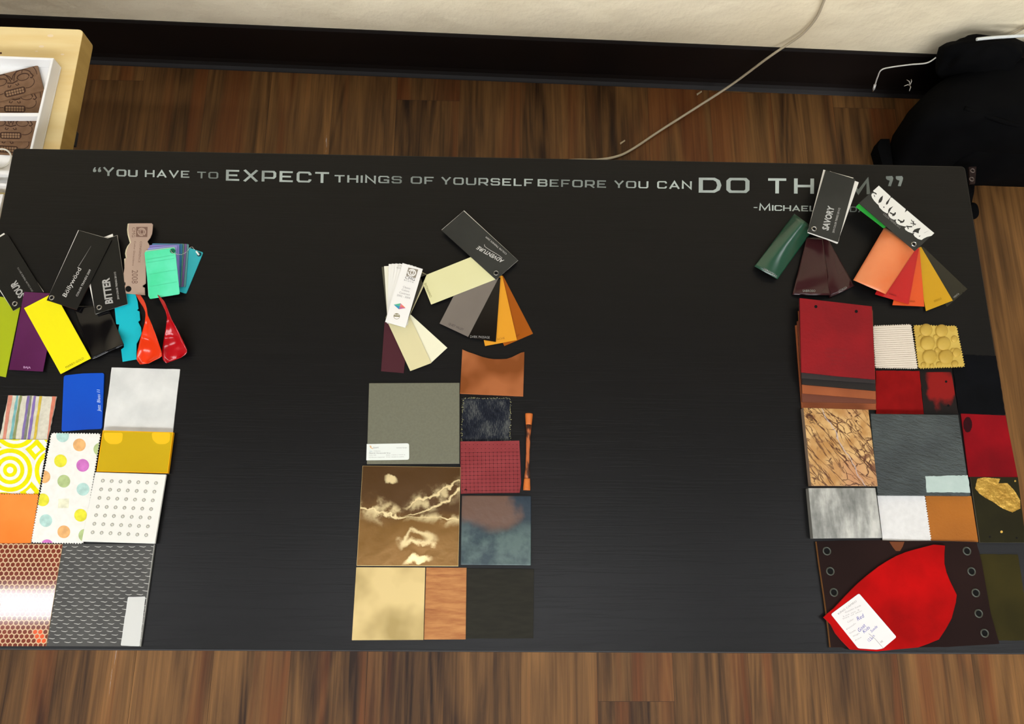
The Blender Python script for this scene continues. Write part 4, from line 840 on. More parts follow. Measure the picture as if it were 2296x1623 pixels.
def brass():
    m, nt, uv, u, v, b, ob = uvmat('tarnished_brass_glints', rough=.28, metal=.45)
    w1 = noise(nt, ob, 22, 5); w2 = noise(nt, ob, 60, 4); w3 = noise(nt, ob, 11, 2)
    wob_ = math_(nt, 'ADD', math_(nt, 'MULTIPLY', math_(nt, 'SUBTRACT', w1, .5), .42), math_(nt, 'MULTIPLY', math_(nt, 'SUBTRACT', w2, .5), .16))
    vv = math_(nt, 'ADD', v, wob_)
    line = math_(nt, 'ABSOLUTE', math_(nt, 'SUBTRACT', vv, math_(nt, 'ADD', .455, math_(nt, 'MULTIPLY', u, .10)))); streak = math_(nt, 'MAXIMUM', ramp(nt, line, .018, .001), math_(nt, 'MULTIPLY', ramp(nt, line, .11, .0), math_(nt, 'MULTIPLY', ramp(nt, w2, .45, .62), .8)))
    up = math_(nt, 'ADD', math_(nt, 'MULTIPLY', u, .42), vv); l2 = math_(nt, 'ABSOLUTE', math_(nt, 'SUBTRACT', up, .63)); glint_band = math_(nt, 'MULTIPLY', math_(nt, 'MAXIMUM', ramp(nt, math_(nt, 'ABSOLUTE', math_(nt, 'SUBTRACT', l2, .045)), .022, .002), math_(nt, 'MULTIPLY', ramp(nt, l2, .15, .02), math_(nt, 'MULTIPLY', ramp(nt, w2, .42, .62), .7))), ramp(nt, u, .40, .55))
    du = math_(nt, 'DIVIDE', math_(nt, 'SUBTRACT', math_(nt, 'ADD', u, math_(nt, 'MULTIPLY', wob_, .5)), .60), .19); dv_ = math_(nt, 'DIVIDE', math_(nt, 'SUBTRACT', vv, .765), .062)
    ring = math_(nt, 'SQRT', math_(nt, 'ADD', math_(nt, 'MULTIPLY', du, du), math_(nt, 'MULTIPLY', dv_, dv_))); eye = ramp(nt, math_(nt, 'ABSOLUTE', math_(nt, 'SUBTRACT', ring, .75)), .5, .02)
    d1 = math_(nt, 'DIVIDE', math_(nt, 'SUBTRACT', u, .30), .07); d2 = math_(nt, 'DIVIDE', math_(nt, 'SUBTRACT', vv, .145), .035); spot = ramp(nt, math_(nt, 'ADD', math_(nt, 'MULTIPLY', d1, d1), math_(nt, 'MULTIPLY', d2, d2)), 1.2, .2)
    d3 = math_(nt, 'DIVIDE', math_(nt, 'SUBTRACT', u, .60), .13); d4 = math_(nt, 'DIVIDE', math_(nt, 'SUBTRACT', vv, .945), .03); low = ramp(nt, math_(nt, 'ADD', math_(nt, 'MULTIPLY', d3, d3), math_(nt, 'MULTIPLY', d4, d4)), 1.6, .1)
    pale = math_(nt, 'MAXIMUM', math_(nt, 'MAXIMUM', streak, glint_band), math_(nt, 'MAXIMUM', math_(nt, 'MULTIPLY', eye, .75), math_(nt, 'MAXIMUM', spot, low)))  # pale bands, oval and spots: reflections of the lamps put into the colour
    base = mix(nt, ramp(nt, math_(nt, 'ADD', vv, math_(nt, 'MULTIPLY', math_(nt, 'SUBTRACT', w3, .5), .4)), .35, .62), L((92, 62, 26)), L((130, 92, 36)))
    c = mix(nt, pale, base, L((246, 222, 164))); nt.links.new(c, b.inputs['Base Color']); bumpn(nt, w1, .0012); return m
q = K7((128, 55), (976, 68), (956, 925), (76, 920)); mb = single('brass_sheet', 'large brown tarnished brass sheet with pale gold reflections painted in', 'metal sample', q, brass(), 0, .0024, G_PANEL, side=mat('brass_edge', (236, 206, 140), rough=.25, metal=.5)); EDG = mat('brass_rim', (238, 208, 140), rough=.3, metal=.4)
for a_, b_, w in ((3, 2, 1.8), (3, 0, 1.0), (0, 1, .8), (1, 2, .8)):
    for s_ in stroke([q[a_], q[b_]], w): mb.mark(s_, mb.z1 + .0001, EDG, q)
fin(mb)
def raku():
    m, nt, uv, u, v, b, ob = uvmat('raku_glaze', rough=.32); w1 = noise(nt, ob, 26, 4); w2 = noise(nt, ob, 60, 5)
    uu = math_(nt, 'ADD', u, math_(nt, 'MULTIPLY', math_(nt, 'SUBTRACT', w1, .5), .9)); d1 = math_(nt, 'DIVIDE', math_(nt, 'SUBTRACT', uu, .42), .42); d2 = math_(nt, 'DIVIDE', math_(nt, 'SUBTRACT', v, .12), .40)
    patch = ramp(nt, math_(nt, 'ADD', math_(nt, 'MULTIPLY', d1, d1), math_(nt, 'MULTIPLY', d2, d2)), 1.45, .5)
    teal = mix(nt, ramp(nt, w2, .35, .65), L((52, 68, 74)), L((92, 110, 106))); low = mix(nt, ramp(nt, math_(nt, 'ADD', v, math_(nt, 'MULTIPLY', w1, .2)), .35, .75), L((44, 56, 66)), teal)
    c = mix(nt, patch, low, L((108, 82, 68))); nt.links.new(c, b.inputs['Base Color']); bumpn(nt, w1, .0016); return m
q = K7((985, 310), (1590, 312), (1588, 920), (975, 915)); fin(single('glazed_tile', 'thick glazed tile in teal grey with a brown cloud', 'tile sample', q, raku(), 0, .008, G_PANEL, bevel=.0012, side=col((14, 14, 16), .5)))
q = K7((72, 932), (671, 935), (655, 1563), (33, 1566)); fin(single('brass_plate', 'pale gold brushed metal plate at the bottom of the middle group', 'metal sample', q, mat('pale_gold', (226, 200, 138), (176, 152, 96), scale=16, rough=.5, metal=.2, detail=3, contrast=(.44, .66)), 0, .0028, G_PANEL, bevel=.0004, side=mat('pale_gold_edge', (196, 152, 80), rough=.3, metal=.5)))
def veneer():
    m, nt, uv, u, v, b, ob = uvmat('cherry_veneer', rough=.5); g = noise(nt, ob, 1, 6, (22, 150, 1), .65); s_ = noise(nt, ob, 1, 4, (12, 190, 1), .5)
    c = mix(nt, ramp(nt, g, .3, .7), L((164, 102, 54)), L((202, 140, 82))); c = mix(nt, ramp(nt, s_, .40, .30), c, L((132, 74, 40))); nt.links.new(c, b.inputs['Base Color']); return m
q = K7((679, 936), (1028, 938), (1020, 1558), (660, 1560)); fin(single('wood_veneer', 'warm cherry wood veneer chip between the gold plate and the dark panel', 'wood sample', q, veneer(), 0, .0022, G_PANEL))
q = K7((1031, 942), (1612, 948), (1606, 1550), (1022, 1552)); fin(single('dark_panel', 'dark olive grey panel at the lower right of the middle group', 'panel sample', q, mat('olive_grey_panel', (46, 44, 36), (40, 38, 31), scale=50, stretch=(1, 5, 1), rough=.6, spec=.1), 0, .0024, G_PANEL, bevel=.0003))

# ------------------------------------------------------------------ right column: fan decks
t = deck('charcoal fan deck titled SAVORY with green and maroon films fanned below', K8((655, 605))[0], 0)
rv = K8((655, 605))[0]; cov = K8((757, 84), (1020, 165), (868, 722), (597, 630))
def film(t, quad, zf_, m_, lab, txt=None, nu=16, nv=22):
    mb = MB(); sheet(mb, quad, zf_, m_, nu, nv, .0003)
    if txt:
        s_, p0, p1, cap, mm = txt
        def onfilm(u, v):                      # height of the bent film under a photo point
            a_, b_ = .5, .9
            for _ in range(12):
                p = bil(quad, a_, b_); e = (u - p[0], v - p[1]); pu = bil(quad, a_ + .01, b_); pv_ = bil(quad, a_, b_ + .01)
                j = ((pu[0] - p[0]) * 100, (pv_[0] - p[0]) * 100, (pu[1] - p[1]) * 100, (pv_[1] - p[1]) * 100); dt = j[0] * j[3] - j[1] * j[2]
                a_ += (e[0] * j[3] - e[1] * j[1]) / dt; b_ += (j[0] * e[1] - j[2] * e[0]) / dt
            return zf_(min(1, max(0, a_)), min(1, max(0, b_))) + .0004
        mb.text(s_, K8(p0)[0], K8(p1)[0], cap / 3.9586, 0, mm, zf=onfilm)
    return mb.build('film_sheet', t, lab)
MAR = mat('maroon_film', (56, 24, 26), rough=.2, spec=.4); GRF = mat('green_film', (24, 72, 50), rough=.28, spec=.8)
film(t, K8((640, 680), (775, 690), (1014, 1110), (790, 1220)), lambda u, v: H + .0012 + .005 * math.sin(math.pi * u) * v + .0016 * math.sin(6 * u + 9 * v) * v, MAR, 'maroon film', ('LECHUGA', (876, 1172), (950, 1130), 20, GREYINK))
film(t, K8((590, 680), (730, 690), (805, 1195), (462, 1190)), lambda u, v: H + .0042 + .006 * math.sin(math.pi * u) * v + .0018 * math.sin(11 * v + 2 * u) * v, MAR, 'maroon film', ('SABROSO', (553, 1166), (666, 1166), 20, GREYINK))
film(t, K8((478, 470), (655, 600), (330, 1052), (125, 938)), lambda u, v: H + .004 + .016 * math.sin(math.pi * min(1, u * .95 + .03)) * (1 - .5 * v) + .002 * math.sin(4 * u + 3 * v), GRF, 'curled green film', ('VERDURAS', (200, 966), (318, 1038), 20, GREYINK), 22, 16)
card(t, rot(cov, rv, 4.2, 1.0), 17, PAPER, 'white page', 'page'); card(t, rot(cov, rv, -2.1, 1.0), 18, PAPER, 'white page', 'page'); card(t, [cov[0], cov[1], K8((865, 735))[0], K8((597, 640))[0]], 19, PAPER, 'white page', 'page')
card(t, cov, 20, COVERG, name='cover', texts=[('SAVORY', K8((779, 622))[0], K8((834, 412))[0], 14.5, col((186, 186, 180), .6), .035, 0), ('2010 COLOR TRENDS 2011/12', K8((832, 642))[0], K8((888, 422))[0], 4.2, LITE, 0, 0)]); rivet(t, rv, 20)

t = deck('charcoal fan deck with white psychedelic lettering and warm coloured films fanned below', K8b((1345, 1328))[0], 0); rv = K8b((1345, 1328))[0]
OF = mat('orange_film', (240, 140, 84), (224, 106, 50), scale=16, rough=.3, spec=.7)
SM = mat('smoky_film', (46, 44, 28), (38, 36, 26), scale=8, rough=.25)
def ft(s_, p0, p1, c): return (s_, p0, p1, 18, col(c, .6))
card(t, K8((1560, 790), (1622, 765), (2015, 1140), (1832, 1300)), 0, SM, 'dark smoky film', 'film_sheet', .0004, [('MENTA', K8((1900, 1222))[0], K8((1945, 1185))[0], 4, GREYINK, 0, 0)])
card(t, K8((1540, 790), (1604, 765), (1886, 1242), (1648, 1335)), 2, mat('yellow_film', (222, 172, 28), (206, 156, 20), scale=6, rough=.3), 'amber yellow film', 'film_sheet', .0004, [('MERENGUE', K8((1722, 1258))[0], K8((1788, 1230))[0], 4.4, col((150, 112, 20), .6), 0, 0)])
card(t, K8((1470, 780), (1590, 770), (1633, 1295), (1350, 1282)), 4, mat('flame_film', (226, 86, 34), rough=.3), 'flame orange film', 'film_sheet', .0004, [('PACHANGA', K8((1480, 1256))[0], K8((1550, 1258))[0], 4.4, col((150, 60, 24), .6), 0, 0)])
card(t, K8((1400, 720), (1584, 785), (1494, 1275), (1196, 1186)), 6, mat('red_film', (208, 36, 34), (190, 28, 30), scale=6, rough=.25), 'red film', 'film_sheet', .0004, [('GUARACHA', K8((1318, 1186))[0], K8((1382, 1206))[0], 4.4, col((130, 20, 20), .6), 0, 0)])
film(t, K8((1280, 590), (1560, 780), (1290, 1185), (1003, 1060)), lambda u, v: H + .0098 + .011 * math.sin(math.pi * u) ** .8 * (.55 + .45 * v) * (1 - .9 * v * v * .6) + .0012 * math.sin(5 * v + 4 * u), OF, 'curled orange film')
card(t, K8b((172, 572), (240, 503), (790, 975), (735, 1005)), 14, col((58, 184, 70), .4), 'green page', 'page')
cov = K8b((635, 143), (1757, 1105), (1365, 1468), (235, 500)); mb = MB(); z1 = lv(20) + TH; mb.slab(cov, lv(20), z1, COVERG); zz = z1 + .00012; W_ = col((238, 236, 226), .5)
art = [(637, 145), (872, 362), (878, 395), (895, 384), (1180, 622), (1160, 690), (1210, 648), (1680, 1042), (1757, 1105), (1700, 1160), (1610, 1182), (1540, 1215), (1500, 1245), (1430, 1225), (1362, 1175), (1336, 1132), (1360, 1095), (1310, 1108), (1232, 1080), (1172, 1040), (1158, 1002), (1200, 975), (1140, 965), (1060, 945), (1000, 910), (976, 862), (992, 828), (935, 835), (870, 800), (832, 752), (822, 700), (795, 705), (720, 660), (650, 590), (626, 532), (600, 515), (540, 450), (500, 390), (484, 340), (496, 305), (545, 290), (520, 250)]
mb.mark(K8b(*art), zz, W_)
for P in ([(626, 500), (634, 440), (668, 385), (720, 345), (708, 430), (680, 480)], [(775, 520), (788, 480), (830, 430), (882, 372), (850, 440), (818, 515), (795, 532)], [(826, 640), (850, 600), (928, 560), (880, 620), (845, 690), (822, 712)], [(1310, 1095), (1350, 1035), (1410, 1012), (1485, 1000), (1446, 1060), (1440, 1112), (1375, 1085)], [(722, 578), (738, 565), (754, 582), (738, 598)], [(1440, 1165), (1482, 1152), (1460, 1180)], [(1545, 1108), (1670, 1045), (1560, 1095)]): mb.mark(K8b(*P), zz + .0001, COVERG)
for P, w in (([(860, 690), (920, 725), (965, 715), (968, 685)], 3), ([(905, 752), (945, 745), (968, 715)], 2.4), ([(1020, 830), (1080, 870), (1130, 875), (1148, 835)], 3), ([(1065, 890), (1110, 888), (1145, 860)], 2.4), ([(500, 275), (560, 295), (590, 320)], 2.6), ([(1190, 965), (1250, 975), (1310, 975)], 2.6), ([(1210, 960), (1235, 1025)], 2), ([(1290, 835), (1370, 945)], 1.6), ([(1340, 860), (1330, 960)], 1.6), ([(1275, 905), (1390, 925)], 1.6), ([(540, 330), (555, 375)], 1.4)):
    for s_ in stroke(K8b(*P), w): mb.mark(s_, zz + .0001, COVERG)
mb.text('COLOR TRENDS 2012', K8b((716, 728))[0], K8b((1058, 1012))[0], 4.2, zz, GREYINK); mb.build('cover', t); rivet(t, rv, 20)

# ------------------------------------------------------------------ right column: leather book and swatches
t = thing('leather_book', 'thick red leather sample book with black and tan pages showing below', 'leather samples', px=K9((500, 600))[0], z=H, group=G_CLOTH)
REDL = mat('red_leather', (146, 14, 22), (130, 12, 20), scale=26, rough=.55, bump=.0004, bscale=300, sheen=.03); TAN = mat('tan_leather', (168, 92, 52), (150, 80, 44), scale=18, rough=.5); BLK = mat('black_leather', (38, 33, 30), rough=.55); BRN = mat('brown_leather', (112, 62, 44), rough=.55)
pz = 0
for px, m_, lab in ((((100, 340), (842, 200), (879, 1152), (162, 1136)), TAN, 'tan leather page'), (((118, 300), (840, 200), (874, 1088), (166, 1076)), BRN, 'brown leather page'), (((130, 200), (840, 190), (873, 1050), (168, 992)), TAN, 'tan leather page'), (((136, 130), (838, 180), (871, 968), (164, 906)), BLK, 'black leather page'), (((138, 100), (836, 170), (868, 898), (160, 848)), mat('charcoal_leather', (52, 46, 44), rough=.55), 'charcoal leather page')):
    mb = MB(); z0 = H + .0002 + pz; mb.slab(K9(*px), z0, z0 + .0018, m_).build('page', t, lab); pz += .0024
mb = MB(); z0 = H + .0002 + pz; z1 = z0 + .0024; o_ = K9((143, 78), (490, 118), (835, 158), (850, 500), (867, 858), (510, 826), (158, 788)); mb.slab(o_, z0, z1, REDL); zz = z1 + .0001
for p in K9((297, 160), (685, 206)): mb.mark(circ(p[0], p[1], 3.6, 14), zz, HOLE)
EMB = col((128, 30, 32), .6)
for i, (x0, x1) in enumerate(((390, 590), (380, 600), (400, 580), (430, 550), (440, 540))): mb.text(('LEATHER HIDES', 'COLLECTION NO. 5', 'SAMPLE COLOR', 'CRIMSON', 'AW 12')[i], K9((x0, 575 + i * 36))[0], K9((x1, 585 + i * 36))[0], 4, zz, EMB)
mb.build('page', t, 'red leather front page')
def rib():
    m, nt, uv, u, v, b, ob = uvmat('cream_ribbed_knit', rough=.95); w = noise(nt, ob, 1, 4, (260, 760, 1), .6); s_ = math_(nt, 'SINE', math_(nt, 'ADD', math_(nt, 'MULTIPLY', v, 125.0), math_(nt, 'MULTIPLY', w, 3.0)))
    c = mix(nt, ramp(nt, math_(nt, 'ADD', s_, math_(nt, 'MULTIPLY', w, 1.6)), -.6, .5), L((206, 191, 170)), L((228, 215, 196))); nt.links.new(c, b.inputs['Base Color']); bumpn(nt, math_(nt, 'ADD', s_, w), .00016); return m
q = K9((846, 345), (1212, 330), (1275, 752), (868, 745)); fin(single('fabric_swatch', 'cream ribbed knit swatch between the red book and the yellow bubble swatch', 'fabric swatch', pink(q, 5, 2.6), rib(), 1, .0022, quad=q))
BUB = mat('yellow_bubble_cloth', (214, 182, 88), (206, 172, 78), scale=30, rough=.6); BUB2 = mat('yellow_bubble', (206, 172, 78), (196, 160, 68), scale=30, rough=.45)
q = K9((1240, 338), (1648, 346), (1728, 735), (1285, 752)); mb = single('fabric_swatch', 'mustard yellow swatch covered with raised round bubbles', 'fabric swatch', pink(q, 5.6, 3.2), BUB, 2, .0014, quad=q)
def bubble(x, y, r):
    p = K9((x, y))[0]; n, k = 18, 4; base = [K9((x + r * math.cos(2 * math.pi * j / n), y + r * math.sin(2 * math.pi * j / n)))[0] for j in range(n + 1)]; rows = []
    for i in range(k + 1):
        f = math.cos(math.pi / 2 * i / k); row = []
        for bx, by in base:
            cx_, cy_ = p[0] + (bx - p[0]) * max(f, .02), p[1] + (by - p[1]) * max(f, .02); c2 = clip([(cx_, cy_), (cx_ + .01, cy_), (cx_, cy_ + .01)], q)
            row.append(at(cx_, cy_, mb.z1 + .0001 + .0034 * math.sin(math.pi / 2 * i / k) * r / 70))
        rows.append(row)
    mb.grid(rows, BUB2)
for x, y, r in ((1356, 385, 62), (1505, 392, 62), (1370, 510, 72), (1524, 515, 70), (1390, 640, 72), (1545, 640, 72), (1628, 470, 34), (1648, 600, 44), (1480, 715, 28), (1632, 708, 34), (1330, 718, 26), (1412, 728, 22), (1448, 450, 24), (1300, 450, 18), (1462, 575, 26), (1614, 580, 24)): bubble(x, y, r)
for x, y, r in ((1262, 385, 46), (1272, 500, 52), (1290, 640, 52), (1608, 372, 30)):
    mb.mark(K9(*circ(x, y, r, 22)), mb.z1 + .0002, BUB2, q)
fin(mb)
q = K9((873, 775), (1292, 778), (1334, 1192), (878, 1190)); fin(single('felt_swatch', 'plain deep red felt square below the cream knit swatch', 'fabric swatch', wob(q, 8, .7), felted('deep_red_felt', (142, 14, 14), (128, 10, 10), scale=60), 0, .0022, quad=q))
def blotch():
    m, nt, uv, u, v, b, ob = uvmat('red_stained_leather', rough=.4); w = noise(nt, ob, 34, 5)
    d1 = math_(nt, 'DIVIDE', math_(nt, 'SUBTRACT', u, .60), .46); d2 = math_(nt, 'DIVIDE', math_(nt, 'SUBTRACT', v, .38), .56); r = math_(nt, 'ADD', math_(nt, 'ADD', math_(nt, 'MULTIPLY', d1, d1), math_(nt, 'MULTIPLY', d2, d2)), math_(nt, 'MULTIPLY', math_(nt, 'SUBTRACT', w, .5), 4.0))
    nt.links.new(mix(nt, ramp(nt, r, 1.3, .5), L((22, 13, 11)), L((140, 16, 12))), b.inputs['Base Color']); return m
q = K9((1296, 790), (1598, 788), (1666, 1192), (1336, 1190)); mb = single('leather_swatch', 'black leather square with a blotchy red stain and two pinholes', 'leather swatch', q, blotch(), 0, .0018)
for p in K9((1548, 880), (1570, 1110)): mb.mark(circ(p[0], p[1], 2.8, 10), mb.z1 + .0001, HOLE)
fin(mb)
q = K9((1600, 618), (2026, 632), (2118, 1194), (1668, 1192)); fin(single('fur_swatch', 'black napped square at the right edge of the table beside the stained leather', 'leather swatch', wob(q, 7, .9), mat('black_nap', (9, 10, 14), (5, 6, 8), scale=26, rough=.95, bump=.0012, bscale=120, spec=.1), 0, .0010, quad=q))
q = K10((1668, 165), (2112, 185), (2234, 800), (1744, 796)); mb = single('velvet_swatch', 'crimson velvet square with a small dark blot at its corner', 'fabric swatch', q, felted('crimson_velvet', (148, 8, 20), (116, 6, 16), scale=16, sheen=.1), 0, .0014)
mb.mark(K10(*wob(circ(1735, 275, 44, 20, 78), 6, 3)), mb.z1 + .0001, felted('dark_blot', (50, 10, 16)), q); fin(mb)

def goldmarble():
    m, nt, uv, u, v, b, ob = uvmat('golden_veined_marble', rough=.3)
    mp = node(nt, 'ShaderNodeMapping'); mp.inputs['Rotation'].default_value = (0, 0, math.radians(38)); nt.links.new(ob, mp.inputs[0])
    wz = node(nt, 'ShaderNodeTexNoise'); wz.inputs['Scale'].default_value = 45; wz.inputs['Detail'].default_value = 5; nt.links.new(mp.outputs[0], wz.inputs['Vector'])
    vs = node(nt, 'ShaderNodeVectorMath', operation='MULTIPLY_ADD'); nt.links.new(wz.outputs['Color'], vs.inputs[0]); vs.inputs[1].default_value = (.022, .022, 0); nt.links.new(mp.outputs[0], vs.inputs[2])
    m2 = node(nt, 'ShaderNodeMapping'); m2.inputs['Scale'].default_value = (60, 130, 1); nt.links.new(vs.outputs[0], m2.inputs[0])
    vo = node(nt, 'ShaderNodeTexVoronoi', feature='DISTANCE_TO_EDGE'); vo.inputs['Scale'].default_value = 1; nt.links.new(m2.outputs[0], vo.inputs['Vector'])
    w = noise(nt, ob, 50, 5); w2 = noise(nt, ob, 16, 2); gate = ramp(nt, w, .46, .56); streak = math_(nt, 'MULTIPLY', ramp(nt, vo.outputs['Distance'], .06, .01), gate)
    def iso(rot_, sc, seed, wd_):
        m3 = node(nt, 'ShaderNodeMapping'); m3.inputs['Rotation'].default_value = (0, 0, math.radians(rot_)); m3.inputs['Location'].default_value = (seed, seed, 0); m3.inputs['Scale'].default_value = (1, 1, 1); nt.links.new(ob, m3.inputs[0])
        return ramp(nt, math_(nt, 'ABSOLUTE', math_(nt, 'SUBTRACT', noise(nt, m3.outputs[0], 1, 4, sc), .5)), wd_, wd_ * .2)
    streak = math_(nt, 'MAXIMUM', streak, math_(nt, 'MAXIMUM', iso(48, (7, 55, 1), 1.7, .016), math_(nt, 'MULTIPLY', iso(60, (14, 90, 1), 4.2, .02), .8)))
    cl = noise(nt, vs.outputs[0], 70, 5); base = mix(nt, ramp(nt, w, .35, .65), L((186, 136, 76)), L((224, 182, 120))); base = mix(nt, ramp(nt, w2, .5, .75), base, L((190, 132, 92)))
    c = mix(nt, streak, base, L((84, 44, 20))); c = mix(nt, math_(nt, 'MULTIPLY', ramp(nt, cl, .42, .32), .8), c, L((112, 68, 42))); 
    line = math_(nt, 'ABSOLUTE', math_(nt, 'SUBTRACT', u, math_(nt, 'ADD', math_(nt, 'ADD', .2, math_(nt, 'MULTIPLY', v, .55)), math_(nt, 'MULTIPLY', math_(nt, 'SUBTRACT', w, .5), .2)))); c = mix(nt, math_(nt, 'MULTIPLY', ramp(nt, line, .012, .004), .75), c, L((190, 178, 178)))
    nt.links.new(c, b.inputs['Base Color']); return m
q = K10((95, 106), (745, 126), (838, 890), (172, 886)); mb = single('marble_tile', 'golden marble tile with dark branching veins', 'stone sample', q, goldmarble(), 0, .0085, G_PANEL, bevel=.0004, side=col((150, 128, 108), .5)); mb.text('LABRI', K10((140, 112))[0], K10((158, 262))[0], 8, mb.z1 + .0001, col((66, 40, 24), .6)); fin(mb)
def slate():
    m, nt, uv, u, v, b, ob = uvmat('dark_slate', rough=.3); mp = node(nt, 'ShaderNodeMapping'); mp.inputs['Rotation'].default_value = (0, 0, math.radians(14)); nt.links.new(ob, mp.inputs[0])
    w = noise(nt, mp.outputs[0], 1, 6, (60, 210, 1), .65); w2 = noise(nt, ob, 30, 4); nt.links.new(mix(nt, ramp(nt, w2, .35, .65), L((54, 62, 62)), L((68, 77, 76))), b.inputs['Base Color']); bumpn(nt, math_(nt, 'ADD', w, math_(nt, 'MULTIPLY', w2, .6)), .0045); return m
q = K10((765, 166), (1640, 178), (1762, 986), (836, 980)); po = fin(single('slate_tile', 'large dark slate tile with ridged surface and a pale blank label', 'stone sample', q, slate(), 0, .008, G_PANEL, bevel=.0006))
MB().slab(wob(K10((1310, 790), (1735, 780), (1760, 955), (1325, 950)), 5, .8), lv(0) + .0082, lv(0) + .0085, mat('pale_label', (196, 212, 204), (182, 200, 192), scale=60, rough=.6)).build('label_sticker', po, 'pale mint blank label')
def greymarble():
    m, nt, uv, u, v, b, ob = uvmat('grey_marble', rough=.28); w = noise(nt, ob, 1, 5, (48, 13, 1), .62); w2 = noise(nt, ob, 120, 4); f = math_(nt, 'ADD', w, math_(nt, 'MULTIPLY', w2, .2)); r = node(nt, 'ShaderNodeValToRGB'); e = r.color_ramp.elements
    e[0].position = .42; e[0].color = L((104, 104, 98)); e[1].position = .78; e[1].color = L((204, 202, 192)); e2 = e.new(.58); e2.color = L((148, 148, 140)); nt.links.new(f, r.inputs[0]); nt.links.new(r.outputs[0], b.inputs['Base Color']); return m
q = K10((145, 908), (814, 906), (880, 1406), (192, 1410)); fin(single('marble_tile', 'grey clouded marble tile below the golden one', 'stone sample', q, greymarble(), 0, .0085, G_PANEL, bevel=.0004, side=col((130, 128, 120), .5)))
q = K10((832, 984), (1306, 980), (1370, 1432), (888, 1436)); fin(single('fabric_swatch', 'plain white pinked cloth between the grey marble and the tan leather', 'fabric swatch', pink(q, 5.6, 3.0, (0, 1)), felted('white_flannel', (232, 230, 226), (224, 222, 218)), 1, .0014, quad=q))
q = K10((1314, 988), (1770, 988), (1840, 1446), (1364, 1432)); fin(single('leather_swatch', 'plain caramel tan leather square below the slate tile', 'leather swatch', q, mat('caramel_leather', (178, 106, 28), (164, 96, 24), scale=14, rough=.5, bump=.0002, bscale=300), 0, .0020))
OLIVE = mat('dark_olive_leather', (42, 39, 20), (36, 33, 17), scale=30, rough=.6, spec=.08); LEAF = mat('gold_leaf', (214, 170, 74), (170, 126, 40), scale=60, rough=.3, metal=.6, bump=.0006, bscale=160)
q = K10((1764, 800), (2236, 800), (2316, 1452), (1858, 1452)); mb = single('leather_swatch', 'dark olive leather square with a patch of gold leaf', 'leather swatch', q, OLIVE, 0, .0020, side=col((120, 112, 92), .6)); zz = mb.z1 + .0001
mb.mark(K10(*wob([(1830, 815), (1900, 802), (2060, 815), (2040, 862), (2130, 858), (2165, 895), (2205, 940), (2258, 1030), (2262, 1112), (2180, 1150), (2080, 1110), (1990, 1048), (1910, 1005), (1850, 962), (1808, 910)], 3, 2.2)), zz, LEAF, q)
for p, r in (((2072, 1345), 13), ((2208, 838), 10)): mb.mark(K10(*wob(circ(p[0], p[1], r, 8), 2, .8)), zz, LEAF, q)
for p in K10((1955, 1395), (2222, 1405)): mb.mark(circ(p[0], p[1], 2.4, 10), zz, HOLE)
fin(mb)
q = K11((186, 106), (1815, 116), (2050, 1168), (330, 1186)); o_ = K11((186, 108), (500, 98), (850, 95), (1300, 106), (1812, 116), (1862, 300), (1960, 850), (2046, 1150), (1500, 1182), (900, 1186), (330, 1186), (305, 960), (262, 640), (215, 330))
mb = single('leather_piece', 'dark brown leather panel pierced by two rows of eyelets', 'leather piece', o_, mat('dark_brown_leather', (40, 24, 21), (32, 19, 17), scale=8, rough=.6, spec=.06), 0, .0040, G_CLOTH, q, side=col((146, 98, 52), .7)); mb.mark(K11((918, 98), (1082, 104), (1062, 160), (1035, 205), (992, 205), (960, 165)), mb.z1 + .0001, col((112, 58, 24), .6), q); lp = fin(mb)
for p in K11((290, 205), (325, 410), (362, 625), (1715, 205), (1762, 412), (1805, 630), (1835, 840), (1895, 1040)):
    c = at(*p, lv(0) + .004); k = rad(p, 1); mb = MB(); mb.ring((c.x, c.y), 6.4 * k, 9.4 * k, lv(0) + .0041, lv(0) + .0054, mat('dark_eyelet', (112, 116, 106), rough=.4, metal=.3) if 'dark_eyelet' not in bpy.data.materials else bpy.data.materials['dark_eyelet']); mb.flat(circ(c.x, c.y, 6.8 * k, 18), lv(0) + .00415, HOLE); mb.build('eyelet', lp, 'dark metal eyelet')
o_ = K11((258, 880), (300, 838), (362, 790), (480, 662), (600, 540), (700, 455), (820, 362), (910, 305), (1000, 255), (1100, 215), (1200, 186), (1380, 140), (1492, 150), (1486, 240), (1486, 330), (1508, 425), (1545, 515), (1612, 652), (1602, 730), (1560, 890), (1500, 1000), (1430, 1105), (1320, 1150), (1220, 1186), (1000, 1206), (800, 1226), (660, 1216), (530, 1208), (440, 1115), (380, 1045), (330, 950), (285, 905))
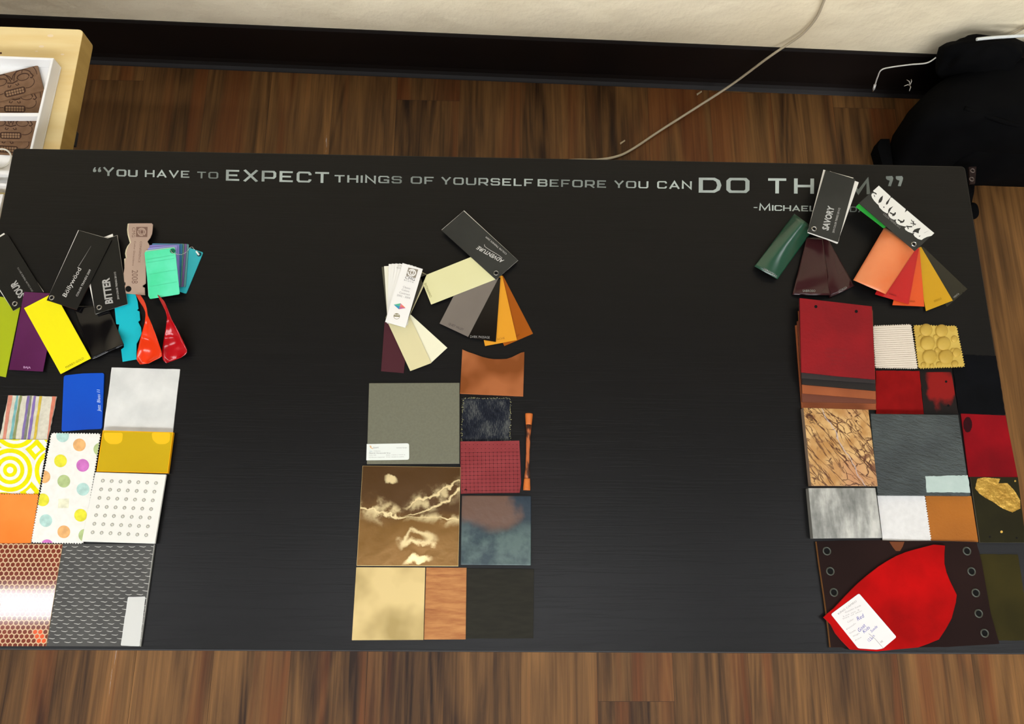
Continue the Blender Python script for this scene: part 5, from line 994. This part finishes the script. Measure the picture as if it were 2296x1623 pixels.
mb = single('suede_piece', 'bright red leaf-shaped suede offcut with a white handwritten tag', 'suede piece', o_, felted('bright_red_suede', (196, 6, 6), (150, 3, 3), scale=15), 4, .0020, G_CLOTH, K11((258, 140), (1612, 140), (1612, 1226), (258, 1226))); so = fin(mb)
mb = MB(); z1 = lv(4) + .0026; o_ = rnd(K11((332, 848), (618, 636), (1000, 1080), (862, 1196), (800, 1208), (610, 1196)), 4); mb.slab(o_, lv(4) + .0021, z1, col((240, 236, 232), .55)); zz = z1 + .0001; LG = col((178, 174, 170), .6); PEN = col((96, 96, 176), .6)
for s_, p0, p1, cap, m_, sh in (('KING CAMEO', (410, 690), (826, 392), 40, GREYINK, 0), ('Goatskin Suede', (560, 655), (920, 490), 34, LG, .2), ('Lot no 3', (520, 745), (880, 590), 30, LG, 0), ('Size of skin', (505, 800), (940, 610), 28, LG, 0), ('Color:', (620, 880), (760, 800), 40, LG, 0), ('Red', (850, 830), (1004, 736), 90, PEN, .2), ('Goat', (885, 1090), (1035, 940), 84, PEN, .2), ('Kids', (990, 1115), (1130, 990), 74, PEN, .2), ('Suede', (1160, 1098), (1300, 970), 62, PEN, .2), ('12.5', (1110, 1310), (1180, 1240), 74, PEN, 0), ('sq ft', (1180, 1250), (1240, 1170), 56, PEN, 0), ('Finish', (600, 1040), (800, 900), 34, LG, 0), ('Grade', (660, 1130), (800, 1050), 32, LG, 0), ('Weight', (740, 1200), (890, 1120), 32, LG, 0), ('Price', (800, 1290), (930, 1210), 32, LG, 0), ('NK', (1375, 1340), (1430, 1300), 46, GREYINK, 0)):
    mb.text(s_, K11b(p0)[0], K11b(p1)[0], cap / 10.144, zz, m_, 0, sh)
for s_ in stroke(K11b((1095, 1120), (1240, 1240), (1428, 1455)), .9): mb.mark(s_, zz, GREYINK)
mb.build('tag', so, 'white handwritten tag')
q = K12((165, 430), (640, 436), (800, 1446), (396, 1440)); fin(single('leather_swatch', 'plain olive green leather piece right of the eyelet panel', 'leather swatch', wob(q, 8, .6), mat('olive_leather', (58, 51, 18), (45, 40, 13), scale=16, rough=.6, spec=.08), 0, .0016, quad=q))
